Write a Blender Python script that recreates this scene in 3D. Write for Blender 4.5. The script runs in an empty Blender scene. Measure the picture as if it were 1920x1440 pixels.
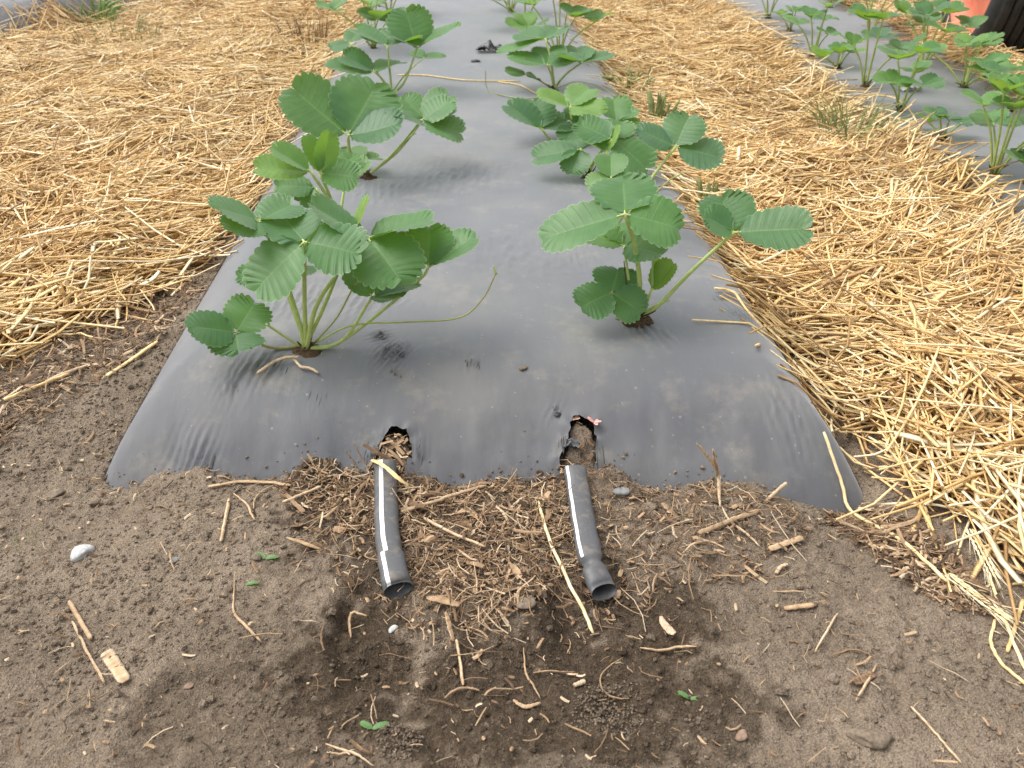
import bpy, math, random
import numpy as np
from mathutils import Vector, Matrix, Euler

random.seed(7)
RNG = np.random.default_rng(11)
S = bpy.context.scene
COL = S.collection
rad = math.radians

# ---------------------------------------------------------------- camera
CAM_H = 0.70
PITCH, YAW, FPX = 32.2, 2.75, 1600.0
cd = bpy.data.cameras.new('camera'); cam = bpy.data.objects.new('camera', cd); COL.objects.link(cam)
cam.location = (0, 0, CAM_H)
cam.rotation_euler = Euler((rad(90 - PITCH), 0, rad(-YAW)), 'XYZ')
cd.sensor_width = 36; cd.lens = FPX / 1920 * 36
cd.clip_start = 0.02; cd.clip_end = 2000
cd.dof.use_dof = True; cd.dof.focus_distance = 1.15; cd.dof.aperture_fstop = 11
S.camera = cam
CM = cam.rotation_euler.to_matrix()
CP = Vector(cam.location)

# ---------------------------------------------------------------- light
SUN_EL, SUN_AZ = 60, -72      # azimuth measured from +Y towards +X
w = bpy.data.worlds.new('World'); S.world = w; w.use_nodes = True
wn = w.node_tree.nodes; wl = w.node_tree.links
sky = wn.new('ShaderNodeTexSky'); sky.sky_type = 'NISHITA'; sky.sun_disc = False
sky.sun_elevation = rad(SUN_EL); sky.sun_rotation = rad(SUN_AZ); sky.dust_density = 4; sky.air_density = 1.2
hs = wn.new('ShaderNodeHueSaturation'); hs.inputs['Saturation'].default_value = 0.16
wl.new(sky.outputs[0], hs.inputs['Color'])
wl.new(hs.outputs[0], wn['Background'].inputs['Color'])
wn['Background'].inputs['Strength'].default_value = 0.15
sd = bpy.data.lights.new('sun', 'SUN'); sun = bpy.data.objects.new('sun', sd); COL.objects.link(sun)
sd.energy = 1.4; sd.angle = rad(48); sd.color = (1, .95, .87)
_d = Vector((math.sin(rad(SUN_AZ)) * math.cos(rad(SUN_EL)), math.cos(rad(SUN_AZ)) * math.cos(rad(SUN_EL)), math.sin(rad(SUN_EL))))
sun.rotation_euler = _d.to_track_quat('Z', 'Y').to_euler(); sun.location = _d * 20
S.view_settings.view_transform = 'Standard'; S.view_settings.look = 'None'
S.view_settings.exposure = 0.70; S.view_settings.gamma = 1

# ---------------------------------------------------------------- pixel -> world helpers (pixels of the 1920x1440 photograph)
def ray(px, py):
    return (CM @ Vector(((px - 960) / FPX, -(py - 720) / FPX, -1))).normalized()
def at_z(px, py, z=0.0):
    d = ray(px, py); t = (z - CAM_H) / d.z
    return CP + d * t
def at_y(px, py, y):
    d = ray(px, py); return CP + d * (y / d.y)

# ---------------------------------------------------------------- noise
def _h(ix, iy, seed):
    n = (ix.astype(np.int64) * 374761393 + iy.astype(np.int64) * 668265263 + seed * 974711) & 0xffffffff
    n = ((n ^ (n >> 13)) * 1274126177) & 0xffffffff
    n = (n ^ (n >> 16)) & 0xffffffff
    return n / 4294967295.0
def vnoise(x, y, seed=0):
    x = np.asarray(x, float); y = np.asarray(y, float)
    ix = np.floor(x); iy = np.floor(y); fx = x - ix; fy = y - iy
    fx = fx * fx * fx * (fx * (fx * 6 - 15) + 10); fy = fy * fy * fy * (fy * (fy * 6 - 15) + 10)
    a = _h(ix, iy, seed); b = _h(ix + 1, iy, seed); c = _h(ix, iy + 1, seed); d = _h(ix + 1, iy + 1, seed)
    return (a + (b - a) * fx) * (1 - fy) + (c + (d - c) * fx) * fy
def fbm(x, y, seed=0, oct=3):
    s = 0; a = 1; tot = 0
    for i in range(oct):
        s = s + a * vnoise(x * 2 ** i + 13.7 * i, y * 2 ** i - 7.1 * i, seed + i); tot += a; a *= .5
    return s / tot - .5
def smooth(a, b, x):
    t = np.clip((np.asarray(x, float) - a) / (b - a), 0, 1); return t * t * (3 - 2 * t)

# ---------------------------------------------------------------- mesh helpers
def np_mesh(name, verts, faces, mat, parent=None, attrs=None, fattrs=None, smooth_sh=True, uv=None, link=True):
    """faces: one (N,k) array or a list of arrays"""
    if isinstance(faces, np.ndarray): faces = [faces]
    me = bpy.data.meshes.new(name)
    verts = np.asarray(verts, np.float32)
    me.vertices.add(len(verts)); me.vertices.foreach_set('co', verts.ravel())
    idx = np.concatenate([f.ravel() for f in faces]).astype(np.int32)
    cnt = np.concatenate([np.full(len(f), f.shape[1], np.int32) for f in faces])
    st = np.concatenate([[0], np.cumsum(cnt)[:-1]]).astype(np.int32)
    me.loops.add(len(idx)); me.loops.foreach_set('vertex_index', idx)
    me.polygons.add(len(cnt)); me.polygons.foreach_set('loop_start', st); me.polygons.foreach_set('loop_total', cnt)
    me.polygons.foreach_set('use_smooth', np.full(len(cnt), smooth_sh, bool))
    mats = mat if isinstance(mat, (list, tuple)) else [mat]
    for m in mats: me.materials.append(m)
    for k, v in (attrs or {}).items():
        v = np.asarray(v, np.float32)
        if v.ndim == 1:
            a = me.attributes.new(k, 'FLOAT', 'POINT'); a.data.foreach_set('value', v)
        else:
            a = me.attributes.new(k, 'FLOAT_VECTOR', 'POINT'); a.data.foreach_set('vector', v.ravel())
    if fattrs is not None: me.polygons.foreach_set('material_index', np.asarray(fattrs, np.int32))
    me.update(calc_edges=True); me.validate()
    o = bpy.data.objects.new(name, me)
    if link: COL.objects.link(o)
    if parent: o.parent = parent
    return o
class MB:
    def __init__(s): s.v = []; s.q = []; s.t = []; s.n = 0; s.a = {}
    def add(s, v, faces, **attrs):
        v = np.asarray(v, float).reshape(-1, 3)
        fs = faces if isinstance(faces, list) else [faces]
        for f in fs:
            f = np.asarray(f, int)
            if f.size == 0: continue
            (s.q if f.shape[1] == 4 else s.t).append(f + s.n)
        for k, x in attrs.items():
            x = np.asarray(x, float)
            if x.ndim == 0: x = np.full(len(v), float(x))
            s.a.setdefault(k, []).append(x)
        s.v.append(v); s.n += len(v)
    def build(s, name, mat, parent=None, off=None, smooth_sh=True):
        v = np.concatenate(s.v)
        if off is not None: v = v - np.asarray(off)
        fs = []
        if s.q: fs.append(np.concatenate(s.q))
        if s.t: fs.append(np.concatenate(s.t))
        return np_mesh(name, v, fs, mat, parent, {k: np.concatenate(x) for k, x in s.a.items()}, smooth_sh=smooth_sh)
def grid_faces(nu, nv, wrap_v=False):
    i = np.arange(nu - 1)[:, None]; j = np.arange(nv if wrap_v else nv - 1)[None, :]
    a = i * nv + j; b = i * nv + (j + 1) % nv
    return np.stack([a, b, b + nv, a + nv], -1).reshape(-1, 4)
def spline(pts, n):
    """Catmull-Rom through pts"""
    P = np.asarray(pts, float)
    if len(P) == 2: t = np.linspace(0, 1, n)[:, None]; return P[0] + (P[1] - P[0]) * t
    Q = np.vstack([2 * P[0] - P[1], P, 2 * P[-1] - P[-2]])
    out = []
    for t in np.linspace(0, len(P) - 1 - 1e-9, n):
        i = int(t); f = t - i; a, b, c, d = Q[i:i + 4]
        out.append(.5 * (2 * b + (c - a) * f + (2 * a - 5 * b + 4 * c - d) * f * f + (3 * b - a - 3 * c + d) * f ** 3))
    return np.array(out)
def frames(P, up=(0, 0, 1)):
    P = np.asarray(P, float); T = np.gradient(P, axis=0); T /= np.linalg.norm(T, axis=1)[:, None] + 1e-12
    up = np.asarray(up, float)
    X = np.cross(T, up); l = np.linalg.norm(X, axis=1)
    bad = l < 1e-4
    X[bad] = np.cross(T[bad], (1, 0, 0)); X /= np.linalg.norm(X, axis=1)[:, None] + 1e-12
    for i in range(1, len(X)):
        if np.dot(X[i], X[i - 1]) < 0: X[i] = -X[i]
    Z = np.cross(X, T)
    return T, X, Z
def tube(mb, P, rx, rz=None, n=8, caps=True, up=(0, 0, 1), **attrs):
    P = np.asarray(P, float); m = len(P); T, X, Z = frames(P, up)
    rx = np.broadcast_to(np.asarray(rx, float), (m,)); rz = rx if rz is None else np.broadcast_to(np.asarray(rz, float), (m,))
    a = np.arange(n) * 2 * np.pi / n
    V = P[:, None] + X[:, None] * (np.cos(a)[None, :, None] * rx[:, None, None]) + Z[:, None] * (np.sin(a)[None, :, None] * rz[:, None, None])
    V = V.reshape(-1, 3); F = [grid_faces(m, n, True)]
    if caps:
        V = np.vstack([V, P[:1], P[-1:]]); j = np.arange(n); j2 = (j + 1) % n
        F.append(np.vstack([np.stack([np.full(n, m * n), j2, j], -1), np.stack([np.full(n, m * n + 1), (m - 1) * n + j, (m - 1) * n + j2], -1)]))
    mb.add(V, F, **attrs)
def empty(name, loc):
    o = bpy.data.objects.new(name, None); COL.objects.link(o); o.location = loc; o.empty_display_size = .05
    return o
def tag(o, label=None, cat=None, group=None, kind=None):
    if label: o['label'] = label
    if cat: o['category'] = cat
    if group: o['group'] = group
    if kind: o['kind'] = kind
    return o

# ---------------------------------------------------------------- materials
def new_mat(name):
    m = bpy.data.materials.new(name); m.use_nodes = True
    nt = m.node_tree; b = nt.nodes['Principled BSDF']
    return m, nt, b
def N(nt, t, **k):
    n = nt.nodes.new(t)
    for a, v in k.items():
        if a in n.inputs: n.inputs[a].default_value = v
        else: setattr(n, a, v)
    return n
def ramp(nt, stops, src=None, interp='LINEAR'):
    r = nt.nodes.new('ShaderNodeValToRGB'); cr = r.color_ramp; cr.interpolation = interp
    while len(cr.elements) < len(stops): cr.elements.new(.5)
    for e, (p, c) in zip(cr.elements, stops): e.position = p; e.color = (*c, 1) if len(c) == 3 else c
    if src: nt.links.new(src, r.inputs[0])
    return r
def attr(nt, name):
    a = nt.nodes.new('ShaderNodeAttribute'); a.attribute_name = name; return a
def noise(nt, scale, detail=3, rough=.55, vec=None, dist=0):
    n = N(nt, 'ShaderNodeTexNoise'); n.inputs['Scale'].default_value = scale; n.inputs['Detail'].default_value = detail
    n.inputs['Roughness'].default_value = rough; n.inputs['Distortion'].default_value = dist
    if vec: nt.links.new(vec, n.inputs['Vector'])
    return n
def mixc(nt, fac, a, b, mode='MIX'):
    m = nt.nodes.new('ShaderNodeMix'); m.data_type = 'RGBA'; m.blend_type = mode
    for sock, v in ((m.inputs[0], fac), (m.inputs[6], a), (m.inputs[7], b)):
        if hasattr(v, 'is_linked'): nt.links.new(v, sock)
        elif isinstance(v, tuple): sock.default_value = (*v, 1)
        else: sock.default_value = v
    return m.outputs[2]
def math_n(nt, op, a, b=None, clamp=False):
    m = nt.nodes.new('ShaderNodeMath'); m.operation = op; m.use_clamp = clamp
    for sock, v in ((m.inputs[0], a), (m.inputs[1], b)):
        if v is None: continue
        if hasattr(v, 'is_linked'): nt.links.new(v, sock)
        else: sock.default_value = v
    return m.outputs[0]
def bump(nt, b, height, strength, dist):
    n = nt.nodes.new('ShaderNodeBump'); n.inputs['Strength'].default_value = strength; n.inputs['Distance'].default_value = dist
    nt.links.new(height, n.inputs['Height']); nt.links.new(n.outputs[0], b.inputs['Normal'])
    return n

def mat_soil():
    m, nt, b = new_mat('soil'); L = nt.links
    tc = N(nt, 'ShaderNodeTexCoord').outputs['Object']
    n1 = noise(nt, 9, 4, .6, tc); n2 = noise(nt, 140, 4, .65, tc); n3 = noise(nt, 520, 2, .6, tc)
    dry = ramp(nt, [(.25, (.176, .134, .098)), (.5, (.264, .207, .153)), (.78, (.362, .292, .222))], n2.outputs[0])
    dry2 = mixc(nt, .55, dry.outputs[0], ramp(nt, [(.3, (.200, .155, .115)), (.7, (.346, .277, .209))], n1.outputs[0]).outputs[0])
    wet = ramp(nt, [(.25, (.046, .033, .022)), (.55, (.090, .066, .045)), (.8, (.165, .125, .090))], n2.outputs[0])
    c = mixc(nt, attr(nt, 'moist').outputs['Fac'], dry2, wet.outputs[0])
    # grains: pale and dark specks
    v = N(nt, 'ShaderNodeTexVoronoi'); v.inputs['Scale'].default_value = 260; L.new(tc, v.inputs['Vector'])
    cs = N(nt, 'ShaderNodeSeparateColor'); L.new(v.outputs['Color'], cs.inputs[0])
    sp = math_n(nt, 'MULTIPLY', math_n(nt, 'GREATER_THAN', cs.outputs[0], .955), math_n(nt, 'LESS_THAN', v.outputs['Distance'], math_n(nt, 'MULTIPLY', cs.outputs[1], .34)))
    c = mixc(nt, math_n(nt, 'MULTIPLY', sp, .55), c, (.42, .35, .27))
    c = mixc(nt, .62, c, ramp(nt, [(.3, (.42, .42, .42)), (.7, (1.50, 1.48, 1.45))], n3.outputs[0]).outputs[0], 'MULTIPLY')
    L.new(c, b.inputs['Base Color']); b.inputs['Roughness'].default_value = .95; b.inputs['Specular IOR Level'].default_value = .15
    h = math_n(nt, 'ADD', math_n(nt, 'MULTIPLY', n2.outputs[0], 1.0), math_n(nt, 'MULTIPLY', n3.outputs[0], .5))
    bump(nt, b, h, 1.0, .007)
    return m
def mat_film():
    m, nt, b = new_mat('plastic_film'); L = nt.links
    tc = N(nt, 'ShaderNodeTexCoord').outputs['Object']
    mp = N(nt, 'ShaderNodeMapping'); mp.inputs['Scale'].default_value = (1, .25, 1); L.new(tc, mp.inputs[0])
    n1 = noise(nt, 5, 4, .6, tc); n2 = noise(nt, 60, 4, .6, mp.outputs[0]); n3 = noise(nt, 420, 3, .7, tc)
    dust = math_n(nt, 'ADD', math_n(nt, 'MULTIPLY', n1.outputs[0], .85), math_n(nt, 'MULTIPLY', n2.outputs[0], .15))
    # warm dust film lies over the blue-grey sheet
    c = ramp(nt, [(.32, (.078, .082, .093)), (.5, (.102, .104, .111)), (.68, (.140, .137, .133))], dust)
    v = N(nt, 'ShaderNodeTexVoronoi'); v.inputs['Scale'].default_value = 95; L.new(tc, v.inputs['Vector'])
    cs = N(nt, 'ShaderNodeSeparateColor'); L.new(v.outputs['Color'], cs.inputs[0])
    sp = math_n(nt, 'MULTIPLY', math_n(nt, 'GREATER_THAN', cs.outputs[0], .55), math_n(nt, 'LESS_THAN', v.outputs['Distance'], math_n(nt, 'MULTIPLY', math_n(nt, 'MULTIPLY', cs.outputs[1], cs.outputs[1]), .20)))
    c = mixc(nt, math_n(nt, 'MULTIPLY', sp, .4), c.outputs[0], (.33, .30, .26))
    n4 = noise(nt, 16, 5, .7, tc)
    mud = ramp(nt, [(.54, (0, 0, 0)), (.72, (1, 1, 1))], n4.outputs[0])
    mudf = math_n(nt, 'MULTIPLY', mud.outputs[0], math_n(nt, 'MULTIPLY', n3.outputs[0], .75))
    c = mixc(nt, mudf, c, (.27, .235, .19))
    L.new(c, b.inputs['Base Color'])
    r = ramp(nt, [(.3, (.50,) * 3), (.7, (.70,) * 3)], dust); L.new(r.outputs[0], b.inputs['Roughness'])
    b.inputs['Specular IOR Level'].default_value = .42
    b.inputs['Sheen Weight'].default_value = .42; b.inputs['Sheen Roughness'].default_value = .55; b.inputs['Sheen Tint'].default_value = (.92, .95, 1, 1)
    mp2 = N(nt, 'ShaderNodeMapping'); mp2.inputs['Scale'].default_value = (1, .12, 1); L.new(tc, mp2.inputs[0])
    n5 = noise(nt, 75, 2, .5, mp2.outputs[0])
    h = math_n(nt, 'ADD', math_n(nt, 'MULTIPLY', n5.outputs[0], 1.0), math_n(nt, 'MULTIPLY', n3.outputs[0], .12))
    bump(nt, b, h, .28, .0025)
    return m
def mat_straw():
    m, nt, b = new_mat('straw'); L = nt.links
    t = attr(nt, 'tint').outputs['Fac']
    c = ramp(nt, [(0, (.20, .115, .050)), (.22, (.42, .255, .110)), (.5, (.72, .48, .205)), (.78, (.87, .67, .35)), (1, (.90, .80, .57))], t)
    tc = N(nt, 'ShaderNodeTexCoord').outputs['Object']
    n = noise(nt, 130, 2, .5, tc)
    c2 = mixc(nt, .5, c.outputs[0], ramp(nt, [(.3, (.62, .58, .50)), (.7, (1.25, 1.25, 1.25))], n.outputs[0]).outputs[0], 'MULTIPLY')
    L.new(c2, b.inputs['Base Color']); b.inputs['Roughness'].default_value = .48; b.inputs['Specular IOR Level'].default_value = .4
    return m
def mat_chip():
    m, nt, b = new_mat('dead_plant_bits'); L = nt.links
    t = attr(nt, 'tint').outputs['Fac']
    c = ramp(nt, [(0, (.060, .044, .030)), (.3, (.160, .100, .058)), (.6, (.320, .210, .125)), (.85, (.52, .37, .225)), (1, (.64, .51, .36))], t)
    tc = N(nt, 'ShaderNodeTexCoord').outputs['Object']
    n = noise(nt, 260, 3, .6, tc)
    c2 = mixc(nt, .6, c.outputs[0], ramp(nt, [(.3, (.55, .55, .55)), (.7, (1.25, 1.2, 1.15))], n.outputs[0]).outputs[0], 'MULTIPLY')
    L.new(c2, b.inputs['Base Color']); b.inputs['Roughness'].default_value = .75; b.inputs['Specular IOR Level'].default_value = .25
    bump(nt, b, n.outputs[0], .5, .001)
    return m
def mat_leaf():
    m, nt, b = new_mat('strawberry_leaf'); L = nt.links
    t = attr(nt, 'tint').outputs['Fac']
    vn = attr(nt, 'vein'); sx = N(nt, 'ShaderNodeSeparateXYZ'); L.new(vn.outputs['Vector'], sx.inputs[0])
    # distance to the nearest side vein (x counts veins), to the midrib (y) and to the margin (z)
    fr = math_n(nt, 'ABSOLUTE', math_n(nt, 'SUBTRACT', math_n(nt, 'FRACT', sx.outputs[0]), .5))
    side = ramp(nt, [(.44, (0, 0, 0)), (.5, (1, 1, 1))], fr)
    mid = ramp(nt, [(.0, (1, 1, 1)), (.05, (0, 0, 0))], sx.outputs[1])
    edge = ramp(nt, [(.965, (0, 0, 0)), (.995, (1, 1, 1))], sx.outputs[1])
    tc = N(nt, 'ShaderNodeTexCoord').outputs['Object']
    n1 = noise(nt, 45, 3, .55, tc); n2 = noise(nt, 900, 2, .5, tc)
    base = ramp(nt, [(0, (.060, .150, .074)), (.45, (.094, .226, .066)), (1, (.20, .35, .055))], t)
    c = mixc(nt, .5, base.outputs[0], ramp(nt, [(.3, (.62, .68, .66)), (.7, (1.25, 1.20, 1.14))], n1.outputs[0]).outputs[0], 'MULTIPLY')
    c = mixc(nt, math_n(nt, 'MULTIPLY', side.outputs[0], .16), c, (.19, .36, .15))
    c = mixc(nt, math_n(nt, 'MULTIPLY', mid.outputs[0], .5), c, (.22, .37, .14))
    c = mixc(nt, math_n(nt, 'MULTIPLY', edge.outputs[0], .6), c, (.48, .58, .38))
    n3 = noise(nt, 120, 4, .7, tc)
    age = ramp(nt, [(.66, (0, 0, 0)), (.76, (1, 1, 1))], n3.outputs[0])
    c = mixc(nt, math_n(nt, 'MULTIPLY', age.outputs[0], .35), c, (.24, .25, .09))
    under = mixc(nt, .6, c, (.20, .33, .085))
    g = N(nt, 'ShaderNodeNewGeometry')
    cc = mixc(nt, g.outputs['Backfacing'], c, under)
    L.new(cc, b.inputs['Base Color']); b.inputs['Roughness'].default_value = .42; b.inputs['Specular IOR Level'].default_value = .52
    b.inputs['Sheen Weight'].default_value = .25; b.inputs['Sheen Roughness'].default_value = .4
    h = math_n(nt, 'ADD', math_n(nt, 'MULTIPLY', side.outputs[0], -.8), math_n(nt, 'MULTIPLY', n2.outputs[0], .35))
    bump(nt, b, h, .35, .0012)
    tr = N(nt, 'ShaderNodeBsdfTranslucent')
    tcx = mixc(nt, t, (.20, .44, .03), (.40, .62, .03)); L.new(tcx, tr.inputs['Color'])
    ms = N(nt, 'ShaderNodeMixShader'); ms.inputs[0].default_value = .33
    L.new(b.outputs[0], ms.inputs[1]); L.new(tr.outputs[0], ms.inputs[2])
    L.new(ms.outputs[0], nt.nodes['Material Output'].inputs['Surface'])
    return m
def mat_simple(name, c0, c1, scale=60, rough=.6, spec=.3, bstr=.3, bdist=.002, detail=3):
    m, nt, b = new_mat(name)
    tc = N(nt, 'ShaderNodeTexCoord').outputs['Object']
    n = noise(nt, scale, detail, .6, tc)
    r = ramp(nt, [(.3, c0), (.7, c1)], n.outputs[0]); nt.links.new(r.outputs[0], b.inputs['Base Color'])
    b.inputs['Roughness'].default_value = rough; b.inputs['Specular IOR Level'].default_value = spec
    if bstr: bump(nt, b, n.outputs[0], bstr, bdist)
    return m
def mat_stem():
    m, nt, b = new_mat('green_stem')
    t = attr(nt, 'tint').outputs['Fac']
    tc = N(nt, 'ShaderNodeTexCoord').outputs['Object']; n = noise(nt, 120, 2, .5, tc)
    c = ramp(nt, [(0, (.14, .075, .035)), (.3, (.32, .30, .10)), (.7, (.40, .49, .15)), (1, (.50, .60, .22))], t)
    c2 = mixc(nt, .4, c.outputs[0], ramp(nt, [(.3, (.7, .7, .7)), (.7, (1.2, 1.2, 1.2))], n.outputs[0]).outputs[0], 'MULTIPLY')
    nt.links.new(c2, b.inputs['Base Color']); b.inputs['Roughness'].default_value = .5
    b.inputs['Subsurface Weight'].default_value = .15; b.inputs['Subsurface Radius'].default_value = (.002, .003, .001)
    return m
M_SOIL = mat_soil(); M_FILM = mat_film(); M_STRAW = mat_straw(); M_CHIP = mat_chip(); M_LEAF = mat_leaf(); M_STEM = mat_stem()
M_CROWN = mat_simple('crown_bark', (.022, .014, .008), (.115, .070, .034), 220, .9)
M_HOSE = mat_simple('black_hose', (.085, .087, .094), (.135, .134, .134), 55, .42, .5, .15, .001)
def mat_hose():
    m, nt, b = new_mat('black_hose'); tc = N(nt, 'ShaderNodeTexCoord').outputs['Object']
    n = noise(nt, 60, 4, .65, tc); n2 = noise(nt, 400, 3, .6, tc)
    c = mixc(nt, n2.outputs[0], (.070, .072, .079), (.120, .120, .124))
    d = ramp(nt, [(.52, (0, 0, 0)), (.70, (1, 1, 1))], n.outputs[0])
    c = mixc(nt, math_n(nt, 'MULTIPLY', d.outputs[0], .6), c, (.22, .18, .14))
    nt.links.new(c, b.inputs['Base Color']); b.inputs['Roughness'].default_value = .46; b.inputs['Specular IOR Level'].default_value = .45
    bump(nt, b, n2.outputs[0], .2, .001); return m
M_HOSE = mat_hose()
M_HOSEIN = mat_simple('hose_inside', (.03, .032, .036), (.085, .085, .085), 55, .5)
M_STRIPE = mat_simple('white_stripe', (.70, .71, .73), (.86, .86, .87), 160, .5, .4, .05)
M_STONE = mat_simple('pale_stone', (.36, .37, .36), (.66, .66, .64), 260, .85, .2, .4, .001)
M_STONED = mat_simple('grey_stone', (.17, .17, .17), (.33, .33, .32), 120, .85, .2, .4, .001)
M_CLOD = mat_simple('soil_clod', (.13, .10, .075), (.27, .215, .16), 220, .95, .1, .6, .002)
M_WEED = mat_simple('weed_green', (.11, .21, .05), (.24, .36, .11), 60, .55)
M_WEEDD = mat_simple('weed_dull', (.13, .18, .06), (.32, .35, .15), 60, .6)
M_DRY = mat_simple('dry_stem', (.13, .085, .045), (.33, .22, .12), 120, .8)
M_RUBBER = mat_simple('tyre_rubber', (.016, .016, .017), (.035, .034, .033), 40, .62, .4, .1)
M_RIM = mat_simple('orange_rim', (.52, .13, .075), (.68, .22, .13), 14, .5, .4, .05)
M_HUB = mat_simple('rusty_hub', (.40, .10, .04), (.62, .17, .07), 30, .55, .4)
M_STEEL = mat_simple('dark_steel', (.05, .05, .05), (.12, .11, .10), 60, .55)
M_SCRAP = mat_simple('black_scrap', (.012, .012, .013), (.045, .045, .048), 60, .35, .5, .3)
M_SEED = mat_simple('maple_seed', (.55, .32, .20), (.74, .52, .38), 260, .65)
M_PEB = mat_simple('brown_pebble', (.20, .13, .09), (.36, .26, .19), 180, .85, .2)
M_PINK = mat_simple('pink_petal', (.60, .20, .20), (.82, .50, .42), 200, .6)

# ---------------------------------------------------------------- terrain functions
BEDS = [  # cx, half width of flat top, shoulder, height, yf at left / right corner
    dict(cx=0.0, a=.395, sh=.100, H=.090, y0=.905, y1=.855, fs=.19),
    dict(cx=1.42, a=.30, sh=.085, H=.085, y0=.60, y1=.60, fs=.12),
    dict(cx=-2.24, a=.47, sh=.10, H=.17, y0=3.80, y1=3.80, fs=.14),
]
def bed_z(b, x, y):
    u = np.abs(x - b['cx'])
    t = np.clip((u - b['a']) / b['sh'], 0, 1.6)
    yf = b['y0'] + (b['y1'] - b['y0']) * np.clip((x - b['cx'] + .47) / .94, -.3, 1.3)
    s = np.clip((yf + b['fs'] - y) / b['fs'], 0, 1.6)
    k = np.power(np.power(t, 12) + np.power(s, 12), 2 / 12)
    z = b['H'] * (1 - k) + .0
    # crown and slow sag
    return z + .006 * (1 - np.clip(k, 0, 1)) * fbm(x * 3 + 5, y * 2.2, 31, 2) * 2
FRONT_PX = [(205, 912), (240, 915), (285, 897), (320, 885), (390, 879), (440, 893), (500, 899), (545, 888), (570, 864), (625, 868), (680, 886), (745, 893),
            (800, 897), (850, 917), (900, 902), (940, 899), (985, 905), (1030, 890), (1060, 882), (1130, 878), (1165, 886), (1205, 912), (1260, 921), (1300, 908),
            (1335, 898), (1400, 902), (1440, 918), (1490, 944), (1545, 966), (1568, 972)]
def film_raw(x, y):
    z = np.full(np.shape(x), -1.0)
    for b in BEDS: z = np.maximum(z, bed_z(b, x, y))
    return z
def hit_raw(px, py, f, it=40):
    d = ray(px, py); t0 = (.24 - CAM_H) / d.z; t1 = (-.05 - CAM_H) / d.z
    for k in range(3):
        t = np.linspace(t0, t1, 240); X = CP.x + d.x * t; Y = CP.y + d.y * t; Z = CP.z + d.z * t
        b = np.nonzero(Z <= f(X, Y))[0]; i = int(b[0]) if len(b) else 239
        t0, t1 = t[max(i - 1, 0)], t[max(i, 1)]
    return CP + d * float(t1)
_fe = [hit_raw(px, py, film_raw) for px, py in FRONT_PX]
FEX = np.array([p.x for p in _fe]); FEY = np.array([p.y for p in _fe]); FEZ = np.array([p.z for p in _fe])
_o = np.argsort(FEX); FEX, FEY, FEZ = FEX[_o], FEY[_o], FEZ[_o]
def px_poly(pts, z=.02): return np.array([[p.x, p.y] for p in (at_z(a, b, z) for a, b in pts)])
MOIST = [((690, 1240), (150, 130), 1.0), ((1010, 1280), (370, 140), 1.0), ((880, 1000), (210, 120), .6), ((1330, 1180), (80, 60), .6), ((1200, 1180), (150, 130), .95), ((330, 1330), (90, 75), .55), ((600, 900), (60, 40), .9),
         ((590, 970), (75, 60), .8), ((1330, 1320), (140, 90), .8), ((720, 1000), (90, 120), .8), ((870, 930), (170, 40), .7), ((520, 1390), (260, 90), .55), ((480, 1230), (210, 110), .35),
         ((1030, 900), (60, 35), .9), ((900, 1080), (300, 110), .45), ((1000, 1400), (420, 90), .6), ((1290, 1120), (120, 60), .4)]
def ell_world(c, r):
    p = at_z(*c, 0.0); q = at_z(c[0] + r[0], c[1], 0.0); s = at_z(c[0], c[1] - r[1], 0.0)
    return p.x, p.y, abs(q.x - p.x), abs(s.y - p.y)
def moist_f(x, y):
    m = np.zeros(np.shape(x)); n = fbm(x * 14, y * 14, 71, 4) * 1.6; n2 = fbm(x * 60, y * 60, 75, 3)
    for c, r, a in MOIST:
        cx, cy, rx, ry = ell_world(c, r)
        d = np.sqrt(((x - cx) / rx) ** 2 + ((y - cy) / ry) ** 2)
        m = np.maximum(m, a * smooth(1.22, .70, d + n * .9 + n2 * 1.3))
    m = np.maximum(m, .22 * smooth(.0, .25, fbm(x * 5, y * 5, 77, 4)))
    return np.clip(m, 0, 1)
PIT = [ell_world((700, 1190), (90, 110)) + (.016,), ell_world((1160, 1160), (130, 90)) + (.012,), ell_world((930, 1260), (330, 110)) + (.012,), ell_world((330, 1340), (90, 80)) + (.008,)]
HUMP = [ell_world((930, 1050), (170, 120)) + (.014,), ell_world((430, 980), (170, 80)) + (.012,), ell_world((1300, 960), (180, 60)) + (.010,), ell_world((585, 880), (50, 25)) + (.014,), ell_world((60, 760), (200, 120)) + (.02,)]
SKX = [(-.52, .03), (.52, .03)]
def soil_base(x, y):
    g = .010 * fbm(x * 2.2, y * 2.2, 3, 3) + .012 * fbm(x * 7, y * 7, 9, 3)
    for cx, cy, rx, ry, a in PIT:
        d = np.sqrt(((x - cx) / rx) ** 2 + ((y - cy) / ry) ** 2) + fbm(x * 20, y * 20, 15, 2) * .7
        g = g - a * smooth(1.15, .75, d)
    for cx, cy, rx, ry, a in HUMP:
        d2 = ((x - cx) / rx) ** 2 + ((y - cy) / ry) ** 2
        g = g + a * np.exp(-d2 * 1.3)
    ye = np.interp(x, FEX, FEY); ze = np.interp(x, FEX, FEZ)
    inx = smooth(-.56, -.47, x) * (1 - smooth(.47, .56, x))
    g = g + (ze - g) * np.exp(-(np.clip(ye - y, 0, None) / .06) ** 2) * inx * np.where(y < 1.25, 1, 0)
    # soil thrown up against the sides of the bed
    side = smooth(.60, .47, np.abs(x)) * smooth(.95, 1.15, y)
    g = g + .028 * side
    return g
def soil_fine(x, y):
    return (.0062 * np.abs(fbm(x * 24, y * 24, 21, 3)) * 2 + .0055 * fbm(x * 62, y * 62, 25, 2) + .0050 * fbm(x * 165, y * 165, 29, 2))
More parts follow.
